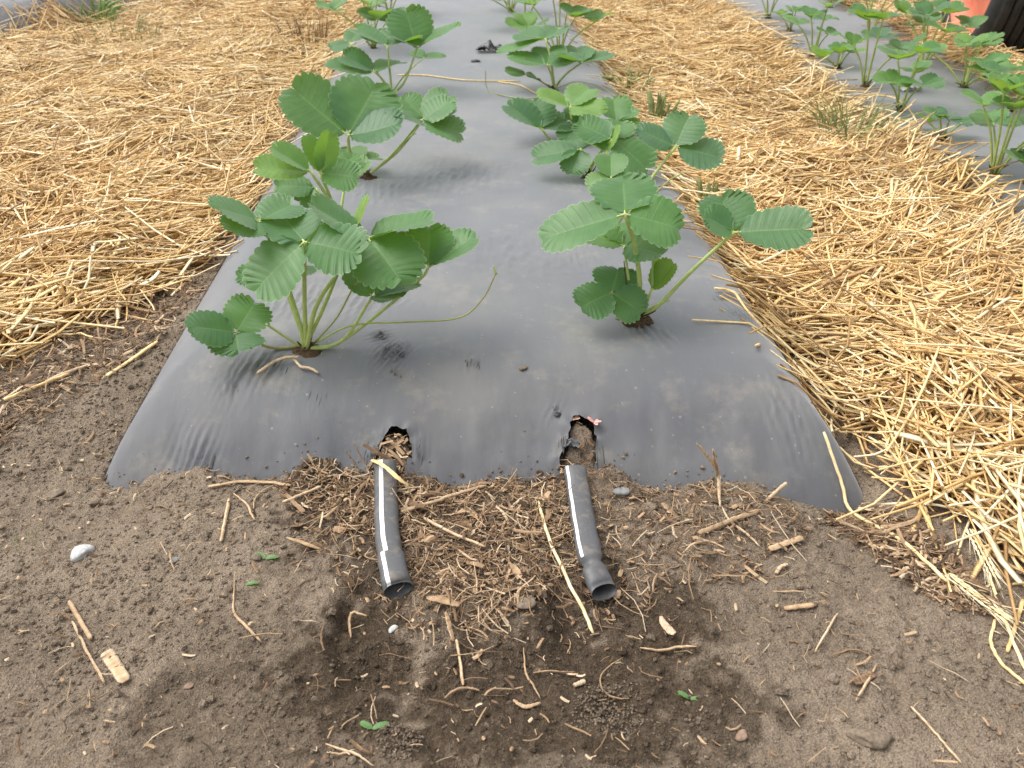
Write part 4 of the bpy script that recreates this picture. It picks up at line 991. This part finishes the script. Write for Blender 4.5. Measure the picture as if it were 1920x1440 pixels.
strip_px('straw_stalk', 'slanted straw poking up over the film edge near the right corner', 'straw', [(1437, 940), (1455, 922, .008), (1476, 905, .012)], .0050, M_CHIP, 0.9, group=ST)
strip_px('straw_stalk', 'thin pale straw at the lower right, near the bottom of the photo', 'straw', [(1708, 1325), (1750, 1370), (1802, 1430)], .0024, M_CHIP, 0.92, group=ST)
strip_px('straw_stalk', 'long straw lying across the left soil beside the film', 'straw', [(8, 750), (60, 728), (130, 700)], .0050, M_STRAW, .68, group=ST, lift=.006)
strip_px('straw_stalk', 'straw bundle piece on the left soil, closest to the film side', 'straw', [(200, 705), (245, 675), (295, 640)], .0075, M_STRAW, .64, thick=.004, group=ST, lift=.005)
strip_px('straw_stalk', 'straw laid on the left soil between the long one and the bundle piece', 'straw', [(85, 715), (125, 698), (172, 682)], .0065, M_CHIP, 0.95, thick=.004, group=ST, lift=.005)
strip_px('straw_stalk', 'dry straw lying along the front film edge at left', 'straw', [(390, 912), (450, 903), (510, 905), (545, 910)], .0052, M_CHIP, .72, thick=.002, group=ST)
strip_px('straw_stalk', 'thin straw with forked end below the hole between the hoses', 'straw', [(856, 1200), (863, 1240), (868, 1285)], .0032, M_CHIP, 0.9, group=ST)
strip_px('straw_stalk', 'straw across the film behind the third left plant', 'straw', [(745, 140), (800, 141), (870, 150), (975, 152)], .0042, M_STRAW, .72, group=ST)
strip_px('straw_stalk', 'straw on the film crossing the looped runner', 'straw', [(935, 153), (975, 160), (1005, 175)], .0042, M_STRAW, .72, group=ST)
strip_px('straw_stalk', 'straw tucked under the film hole edge of the largest plant, pointing left', 'straw', [(560, 668), (520, 675), (482, 700)], .0040, M_CHIP, 0.92, group=ST, lift=.006)
strip_px('straw_stalk', 'bent straw from the base of the largest plant, pointing right', 'straw', [(550, 672), (565, 688), (580, 690), (597, 699)], .0042, M_CHIP, 0.92, group=ST)
strip_px('straw_stalk', 'arched dry straw over the right-hand bed beside the weed tuft', 'straw', [(1545, 172), (1600, 182), (1665, 180), (1700, 200), (1720, 230)], .0042, M_STRAW, .75, group=ST, lift=.012)
strip_px('straw_stalk', 'pale straw lying from the arched one towards the straw path', 'straw', [(1720, 232), (1640, 212), (1560, 190)], .0042, M_STRAW, .78, group=ST, lift=.008)
strip_px('straw_stalk', 'straw by the foot of the nearest plant on the right-hand bed', 'straw', [(1800, 305), (1850, 328), (1900, 330)], .0042, M_STRAW, .70, group=ST, lift=.006)
# dead twigs, roots and chips
TW = 'dead twigs and roots on the soil'
strip_px('dead_stalk', 'dead forked stalk standing at the film edge between hose and right corner', 'dead stalk', [(1350, 950), (1347, 900, .01), (1342, 870, .03), (1337, 842, .045)], .0052, M_CHIP, 0.82, group=TW)
strip_px('dead_stalk', 'thin dead stalk leaning left beside the forked one on the film', 'dead stalk', [(1345, 885, .02), (1330, 860, .03), (1306, 830, .042)], .0040, M_CHIP, 0.78, group=TW)
strip_px('root', 'pinkish root running down from the forked dead stalk', 'root', [(1350, 945), (1370, 978), (1400, 1000), (1425, 1025)], .0030, M_CHIP, 0.85, group=TW)
strip_px('root', 'curled orange root under the right hose side', 'root', [(1280, 1038), (1300, 1020), (1330, 1015), (1360, 1028)], .0032, M_CHIP, 0.8, group=TW)
strip_px('root', 'branching orange root near the film edge at left', 'root', [(438, 925), (462, 945), (472, 965), (478, 975)], .0030, M_CHIP, 0.82, group=TW)
strip_px('root', 'upper arm of the branching root near the film edge at left', 'root', [(474, 960), (482, 930), (515, 908)], .0026, M_CHIP, 0.82, group=TW)
strip_px('twig', 'grey twig lying in the dark moist soil at right', 'twig', [(1200, 1215), (1240, 1219), (1270, 1214), (1306, 1212)], .0034, M_CHIP, 0.75, group=TW)
strip_px('twig', 'fine pale root thread on the left soil', 'root', [(440, 1070), (438, 1120), (440, 1150), (468, 1180), (490, 1203)], .0020, M_CHIP, .9, group=TW, taper=(.6, 2))
strip_px('twig', 'orange root bent in the moist soil under the centre', 'root', [(832, 1310), (855, 1293), (880, 1290), (900, 1295)], .0028, M_CHIP, .7, group=TW)
strip_px('twig', 'long thin root in the moist soil between the hoses', 'root', [(982, 1215), (986, 1260), (1000, 1285), (1014, 1310)], .0022, M_CHIP, .8, group=TW)
strip_px('twig', 'thin root with a level branch below the right hose mouth', 'root', [(1000, 1262), (1030, 1258), (1080, 1261)], .0022, M_CHIP, .7, group=TW)
strip_px('twig', 'arc shaped reddish root at the right of the moist soil', 'root', [(1168, 1232), (1130, 1262), (1128, 1290), (1150, 1308), (1180, 1310)], .0018, M_CHIP, .6, group=TW)
strip_px('twig', 'frayed orange stem bit left of the left hose, below the film', 'twig', [(538, 1008), (570, 1018), (600, 1030)], .0045, M_CHIP, 0.82, thick=.004, group=TW)
strip_px('twig', 'orange stem bit standing in the moist soil left of the left hose', 'twig', [(658, 1195), (655, 1165), (662, 1148), (688, 1155)], .0034, M_CHIP, 0.75, group=TW)
strip_px('twig', 'frayed orange stem bit at the bottom centre', 'twig', [(962, 1312), (985, 1325), (1015, 1318)], .0042, M_CHIP, 0.85, thick=.003, group=TW)
strip_px('twig', 'pale twig spray at the bottom left of centre', 'twig', [(610, 1395), (640, 1405), (670, 1415), (700, 1436)], .0024, M_CHIP, .85, group=TW)
strip_px('twig', 'second pale twig of the spray at the bottom left of centre', 'twig', [(612, 1410), (640, 1413), (665, 1405)], .0020, M_CHIP, .85, group=TW)
strip_px('twig', 'upright orange sliver in the soil right of the left hose mouth', 'twig', [(836, 1148), (842, 1170), (850, 1202)], .0048, M_CHIP, 0.75, thick=.002, group=TW)
strip_px('twig', 'curved brown leaf blade at the bottom of the litter between the hoses', 'leaf blade', [(800, 1120), (830, 1125), (862, 1135)], .0100, M_CHIP, .62, thick=.0015, group=TW)
strip_px('twig', 'forked grey twig standing by the left hose, upper one', 'twig', [(695, 890, .0), (680, 862, .012), (662, 828, .028)], .0018, M_CHIP, .70, group=TW)
strip_px('twig', 'forked grey twig standing by the left hose, lower one', 'twig', [(672, 880, .0), (660, 860, .012), (645, 842, .02)], .0018, M_CHIP, .70, group=TW)
strip_px('twig', 'thin twig on dry soil at right with a pale node', 'twig', [(1570, 1150), (1555, 1175), (1528, 1222)], .0026, M_CHIP, .88, group=TW)
strip_px('twig', 'thin arched twig on dry soil at lower right', 'twig', [(1555, 1230), (1600, 1218), (1645, 1232)], .0020, M_CHIP, .55, group=TW)
strip_px('twig', 'short pale twig under a brown sliver at lower right', 'twig', [(1644, 1245), (1625, 1280), (1604, 1315)], .0028, M_CHIP, .9, group=TW)
strip_px('wood_chip', 'brown sliver lying over the pale twig at lower right', 'wood chip', [(1600, 1278), (1620, 1272), (1638, 1262)], .0095, M_CHIP, .38, thick=.003, group=TW)
strip_px('wood_chip', 'flat pale bark chip at the lower left of the soil', 'wood chip', [(199, 1222), (213, 1243), (235, 1278)], .0130, M_CHIP, 0.93, thick=.003, group=TW)
strip_px('wood_chip', 'short thick chip on the moist soil at bottom right of centre', 'wood chip', [(1077, 1285), (1087, 1281), (1096, 1277)], .0045, M_CHIP, 0.95, group=TW)
strip_px('wood_chip', 'pinkish chip left of the right film corner', 'wood chip', [(1455, 1075), (1465, 1062), (1478, 1058)], .0045, M_CHIP, 0.9, thick=.003, group=TW)
strip_px('maple_seed', 'pink tan maple seed wing on the moist soil at right', 'maple seed', [(1238, 1155), (1246, 1170), (1256, 1182), (1264, 1189)], .0115, M_SEED, thick=.0022, taper=(.6, 1.1), lift=.004)

def stone(label, px, size, mat, seed, name='stone', group='stones', cat='stone', flat=.6, elong=1.4, ang=.5):
    p = hit(*px); r = np.random.default_rng(seed)
    nu, nv = 16, 24; th = np.linspace(0, np.pi, nu)[:, None]; ph = (np.arange(nv) * 2 * np.pi / nv)[None]
    d = np.stack([np.sin(th) * np.cos(ph), np.sin(th) * np.sin(ph), np.cos(th) * np.ones_like(ph)], -1)
    k = np.ones(d.shape[:2])
    for _ in range(9):
        ax = r.normal(0, 1, 3); ax /= np.linalg.norm(ax); c = d @ ax; k -= np.clip(c - .62, 0, 1) * r.uniform(.2, .9)
    k += .04 * (vnoise(d[..., 0] * 4 + 9, d[..., 1] * 4 + d[..., 2] * 3, seed) - .5)
    V = d * k[..., None] * np.array([size * elong, size, size * flat]) * .5
    c, s = math.cos(ang), math.sin(ang); V = np.stack([V[..., 0] * c - V[..., 1] * s, V[..., 0] * s + V[..., 1] * c, V[..., 2]], -1)
    o = np_mesh(name, V.reshape(-1, 3), grid_faces(nu, nv, True)[:, ::-1], mat); o.location = (p.x, p.y, p.z + size * flat * .28)
    return tag(o, label, cat, group)
stone('pale speckled stone alone on the soil at left', (152, 1042), .024, M_STONE, 4, ang=.45, elong=1.35)
stone('grey stone in the soil just right of the right hose', (1164, 925), .017, M_STONED, 5, ang=.1)
stone('small grey clod sitting on the film in front of the plants', (981, 692), .0095, M_CLOD, 6, 'soil_clod', 'soil clods', 'soil clod', .8)
stone('small pale stone below the left hose mouth', (738, 1182), .0095, M_STONE, 7, ang=1)
stone('dusty flat stone partly sunk in soil, right of the grey stone', (1217, 952), .018, M_CLOD, 8, flat=.4)
stone('dusty round stone at the film edge below the dead stalk', (1300, 925), .016, M_CLOD, 9, flat=.5)
stone('buff stone on the upper left soil near the film corner', (102, 932), .021, M_CLOD, 10, flat=.45, ang=.9)
stone('reddish pebble on the left soil under the film edge', (281, 953), .007, M_PEB, 11)
stone('tan pebble on the left soil near the film corner', (178, 945), .013, M_CLOD, 12)
stone('small white grey pebble on the left soil, right of the pale speckled stone', (326, 1052), .009, M_STONED, 13)
stone('brown pebble near the bottom left corner of the moist soil', (355, 1287), .008, M_PEB, 14)
stone('greyish oblong clod at the bottom right', (1632, 1385), .026, M_CLOD, 15, 'soil_clod', 'soil clods', 'soil clod', .45, 1.8, -.15)
stone('round clod on the dry soil at lower right', (1562, 1275), .012, M_CLOD, 16, 'soil_clod', 'soil clods', 'soil clod', .6)
stone('flat clod in the litter between the hoses', (985, 1132), .021, M_CLOD, 17, 'soil_clod', 'soil clods', 'soil clod', .35)
stone('brown clod at the bottom right of the moist patch', (1390, 1380), .012, M_PEB, 18, 'soil_clod', 'soil clods', 'soil clod', .5)
stone('round black grit stuck on the film beside the right hole', (1045, 778), .010, M_SCRAP, 19, 'grit', None, 'grit', .35, 1.1)
def pile(label, px, nlump, rr, rng, name='soil_mound'):
    c = hit(*px); mb = MB()
    for i in range(nlump):
        a, q = rng.uniform(0, 6.28), rng.random() ** .6; x, y = c.x + math.cos(a) * q * rr, c.y + math.sin(a) * q * rr; r = rng.uniform(.0005, .0014) * rng.uniform(.7, 1.3)
        mb.add(ICO * rng.uniform(.7, 1.3, (12, 1)) * r + [x, y, zat(x, y) + r * .3 + .004 * (1 - q)], ICOF, moist=np.full(12, rng.uniform(0, .35)))
    o = mb.build(name, M_SOIL, None, np.array(c), smooth_sh=False); o.location = c
    tag(o, label, 'soil mound', 'heaps of dry crumbs')
pile('heap of dry grey crumbs on the moist soil, bottom right of centre', (1140, 1335), 520, .036, np.random.default_rng(1))
pile('heap of dry grey crumbs at the bottom left of centre', (745, 1385), 300, .024, np.random.default_rng(2))

# ---------------------------------------------------------------- scrap of film, petals
def scrap(name, label, px, size, mat, seed, up=.5, cat='plastic scrap'):
    p = hit(*px); r = np.random.default_rng(seed); n = 14; u, v = np.meshgrid(np.linspace(-1, 1, n), np.linspace(-1, 1, n))
    X = u * size * (1 + .2 * fbm(u * 2, v * 2, seed)); Y = v * size * .6; Zz = size * up * (1 - u ** 2 * .7) * (.6 + fbm(u * 2.3 + 4, v * 2.3, seed + 2) * 1.5) + .002
    top = np.stack([X, Y, np.clip(Zz, .001, None)], -1).reshape(-1, 3); bot = top - [0, 0, .0012]; F = grid_faces(n, n)
    o = np_mesh(name, np.vstack([top, bot]), np.vstack([F, F[:, ::-1] + n * n]), mat); o.location = p
    return tag(o, label, cat)
scrap('plastic_scrap', 'crumpled black plastic scrap on the film between the two plant rows', (918, 97), .046, M_SCRAP, 5, .75)
scrap('plastic_scrap', 'small dark crumb of plastic just below the crumpled black scrap', (892, 116), .016, M_SCRAP, 8, .3)
scrap('plastic_flap', 'torn bluish flap of film at the left rim of the right hole', (1068, 838), .013, M_FILM, 9, .9, 'plastic flap')
scrap('plastic_scrap', 'silvery crumpled scrap beside a plant on the right-hand bed', (1706, 170), .030, M_STONE, 10, .6)
def petals(label, px, n, mat, seed, name='petal_cluster'):
    p = hit(*px); r = np.random.default_rng(seed); mb = MB()
    for i in range(n):
        a = r.uniform(0, 6.28); e = np.array([math.cos(a), math.sin(a), r.uniform(.2, 1)]); l = r.uniform(.004, .009)
        V, F, ve = leaflet_geo(np.array(p) + [0, 0, .001], np.array(p) + [0, 0, .001] + e * l, (0, 0, 1), l * .5, .3, .1, 3, 2, 3, i); mb.add(V, F)
    o = mb.build(name, mat, None, np.array(p)); o.location = p; tag(o, label, 'dried flower')
petals('pale pink dried petals at the top of the right hole', (1077, 787), 8, M_SEED, 3)
petals('bright pink dried petals at the right rim of the right hole', (1114, 794), 5, M_PINK, 4)
def sprout(label, px, seed, L=.018, n=2):
    p = hit(*px); r = np.random.default_rng(seed); mb = MB()
    for i in range(n):
        a = r.uniform(-.4, .4) + i * 2.6; e = np.array([math.cos(a), math.sin(a), .45]); q = np.array(p) + [0, 0, .001]
        V, F, ve = leaflet_geo(q, q + e * L * r.uniform(.7, 1), (0, 0, 1), L * .35, .3, .3, 4, 2, 3, i); mb.add(V, F, tint=np.full(len(V), .55), vein=ve * 0 + [0, .5, .5])
    o = mb.build('sprout', M_LEAF, None, np.array(p)); o.location = p; tag(o, label, 'sprout', 'small sprouts in the soil')
sprout('tiny two leaved green sprout at the bottom left of centre', (698, 1368), 5, .015)
sprout('tiny green sprout flat on the soil left of the left hose', (498, 1049), 6, .016)
sprout('tiny upright green sprout near the pale root thread', (461, 1098), 7, .013, 1)
sprout('tiny green sprout at the bottom right of the moist soil', (1293, 1312), 8, .012)

# ---------------------------------------------------------------- weeds and grass tufts
def tuft(name, label, px, n, h, spread, mat, seed, wid=.003, lean=.5, broad=False, cat='weed'):
    p = hit_raw(px[0], px[1], top_z); z0 = p.z - .01; r = np.random.default_rng(seed); mb = MB()
    for i in range(n):
        a = r.uniform(0, 6.28); q = r.random() ** .5 * spread; b = np.array([p.x + math.cos(a) * q, p.y + math.sin(a) * q, z0 - .005])
        a2 = a + r.normal(0, .7); l = h * r.uniform(.5, 1.15); ln = r.uniform(.1, 1) * lean
        e = np.array([math.cos(a2), math.sin(a2), 0])
        P = spline([b, b + [0, 0, l * .55] + e * l * ln * .3, b + [0, 0, l * (1 - ln * .35)] + e * l * ln * .9], 8)
        ww = wid * r.uniform(.6, 1.3) * (np.sin(np.linspace(.35, 3.05, 8)) ** .8 if broad else np.linspace(1, .12, 8))
        tube(mb, P, ww / 2, ww / 8 + .0002, n=5, tint=np.clip(.6 + r.normal(0, .2), 0, 1), up=(math.sin(a2), -math.cos(a2), .3))
    o = mb.build(name, mat, None, np.array(p)); o.location = p
    return tag(o, label, cat, 'weeds in the straw')
tuft('grass_tuft', 'dull green grass tuft in the straw beside the right-hand bed', (1592, 268), 85, .15, .085, M_WEEDD, 1, .0065, .85)
tuft('weed', 'leafy bright green weed in the straw at the far left bed', (172, 52), 55, .15, .10, M_WEED, 2, .013, 1.0, True)
tuft('grass_tuft', 'thin green grass beside the leafy weed at far left', (225, 80), 45, .14, .16, M_WEEDD, 3, .005, .8)
tuft('grass_tuft', 'upright brown dry grass tuft in the straw left of the middle bed', (575, 82), 60, .13, .10, M_DRY, 4, .006, .45)
tuft('weed', 'broad bladed dull weed at the straw edge by the fourth right plant', (1240, 226), 12, .11, .03, M_WEEDD, 5, .017, .4, True)
tuft('weed', 'low grey green weed at the straw edge by the fifth right plant', (1180, 164), 40, .075, .07, M_WEEDD, 6, .010, .9, True)
tuft('weed', 'small green weed in the straw behind the outstretched leaf', (1333, 380), 12, .075, .025, M_WEEDD, 7, .011, .6, True)
tuft('grass_tuft', 'wispy dry grass tuft on the soil at the left margin', (45, 1040), 16, .035, .02, M_WEEDD, 8, .0014, .9)
tuft('grass_tuft', 'smaller wispy dry grass tuft below the one at the left margin', (65, 1105), 12, .03, .015, M_DRY, 9, .0014, .9)
tuft('grass_tuft', 'sparse green blades in the straw right of the leafy weed', (280, 75), 14, .10, .05, M_WEEDD, 10, .005, .6)

tuft('grass_tuft', 'few small green grass blades at the foot of the largest plant', (596, 664), 9, .035, .016, M_WEED, 11, .0026, 1.0)
tuft('grass_tuft', 'tiny pale grass blades in the moist soil at lower right', (1292, 1302), 6, .02, .008, M_WEED, 12, .0012, .8)
# ---------------------------------------------------------------- tractor wheel
def lathe(mb, prof, n=64):
    prof = np.asarray(prof, float); a = np.arange(n) * 2 * np.pi / n
    V = np.stack([np.broadcast_to(prof[:, 0][:, None], (len(prof), n)), prof[:, 1][:, None] * np.cos(a), prof[:, 1][:, None] * np.sin(a)], -1)
    mb.add(V.reshape(-1, 3), grid_faces(len(prof), n, True))
def wheel():
    p = at_z(1836, 124, .015); R, Wd = .37, .22
    root = empty('tractor_wheel', (p.x, p.y, p.z + R)); tag(root, 'tractor wheel with orange rim and ribbed black tyre at the upper right', 'tractor wheel')
    root.rotation_euler = (0, 0, rad(WHEEL_YAW))   # local +X is the axle, pointing to the visible face
    h = Wd / 2
    pr = [(h * .78, .272), (h * .95, .277), (h * 1.0, .288), (h * 1.03, .310), (h * .98, .333), (h * .86, .348)]
    ribs = []
    for c in (.70, .42, .14, -.14, -.42, -.70):
        ribs += [(h * (c + .11), .352), (h * (c + .105), R - .004 * abs(c)), (h * (c - .105), R - .004 * abs(c)), (h * (c - .11), .352)]
    prof = pr + ribs + [(-x, r) for x, r in pr[::-1]]
    mb = MB(); lathe(mb, prof, 80); mb.build('tyre', M_RUBBER, root)
    mb = MB(); lathe(mb, [(h * .80, .279), (h * .88, .279), (h * .90, .268), (h * .80, .258), (h * .62, .250), (h * .50, .232), (h * .46, .20), (h * .52, .15), (h * .50, .10), (h * .40, .075), (h * .40, .001)], 64)
    lathe(mb, [(-h * .8, .279), (-h * .3, .25), (h * .5, .245)], 64)
    rim = mb.build('rim', M_RIM, root)
    mb = MB(); lathe(mb, [(h * .40, .07), (h * .95, .062), (h * 1.15, .05), (h * 1.2, .001)], 32); mb.build('hub', M_HUB, root)
    for i in range(6):
        a = i * math.pi / 3; mb = MB(); lathe(mb, [(0, .011), (.016, .011), (.018, .008), (.018, .0005)], 6)
        o = mb.build('bolt', M_STEEL, rim); o.location = (h * .44, .105 * math.cos(a), .105 * math.sin(a))
    mb = MB(); lathe(mb, [(-h * .2, .001), (-h * .2, .04), (-h * 2.6, .035), (-h * 2.6, .001)], 24); mb.build('axle_stub', M_STEEL, root)
WHEEL_YAW = 168
wheel()
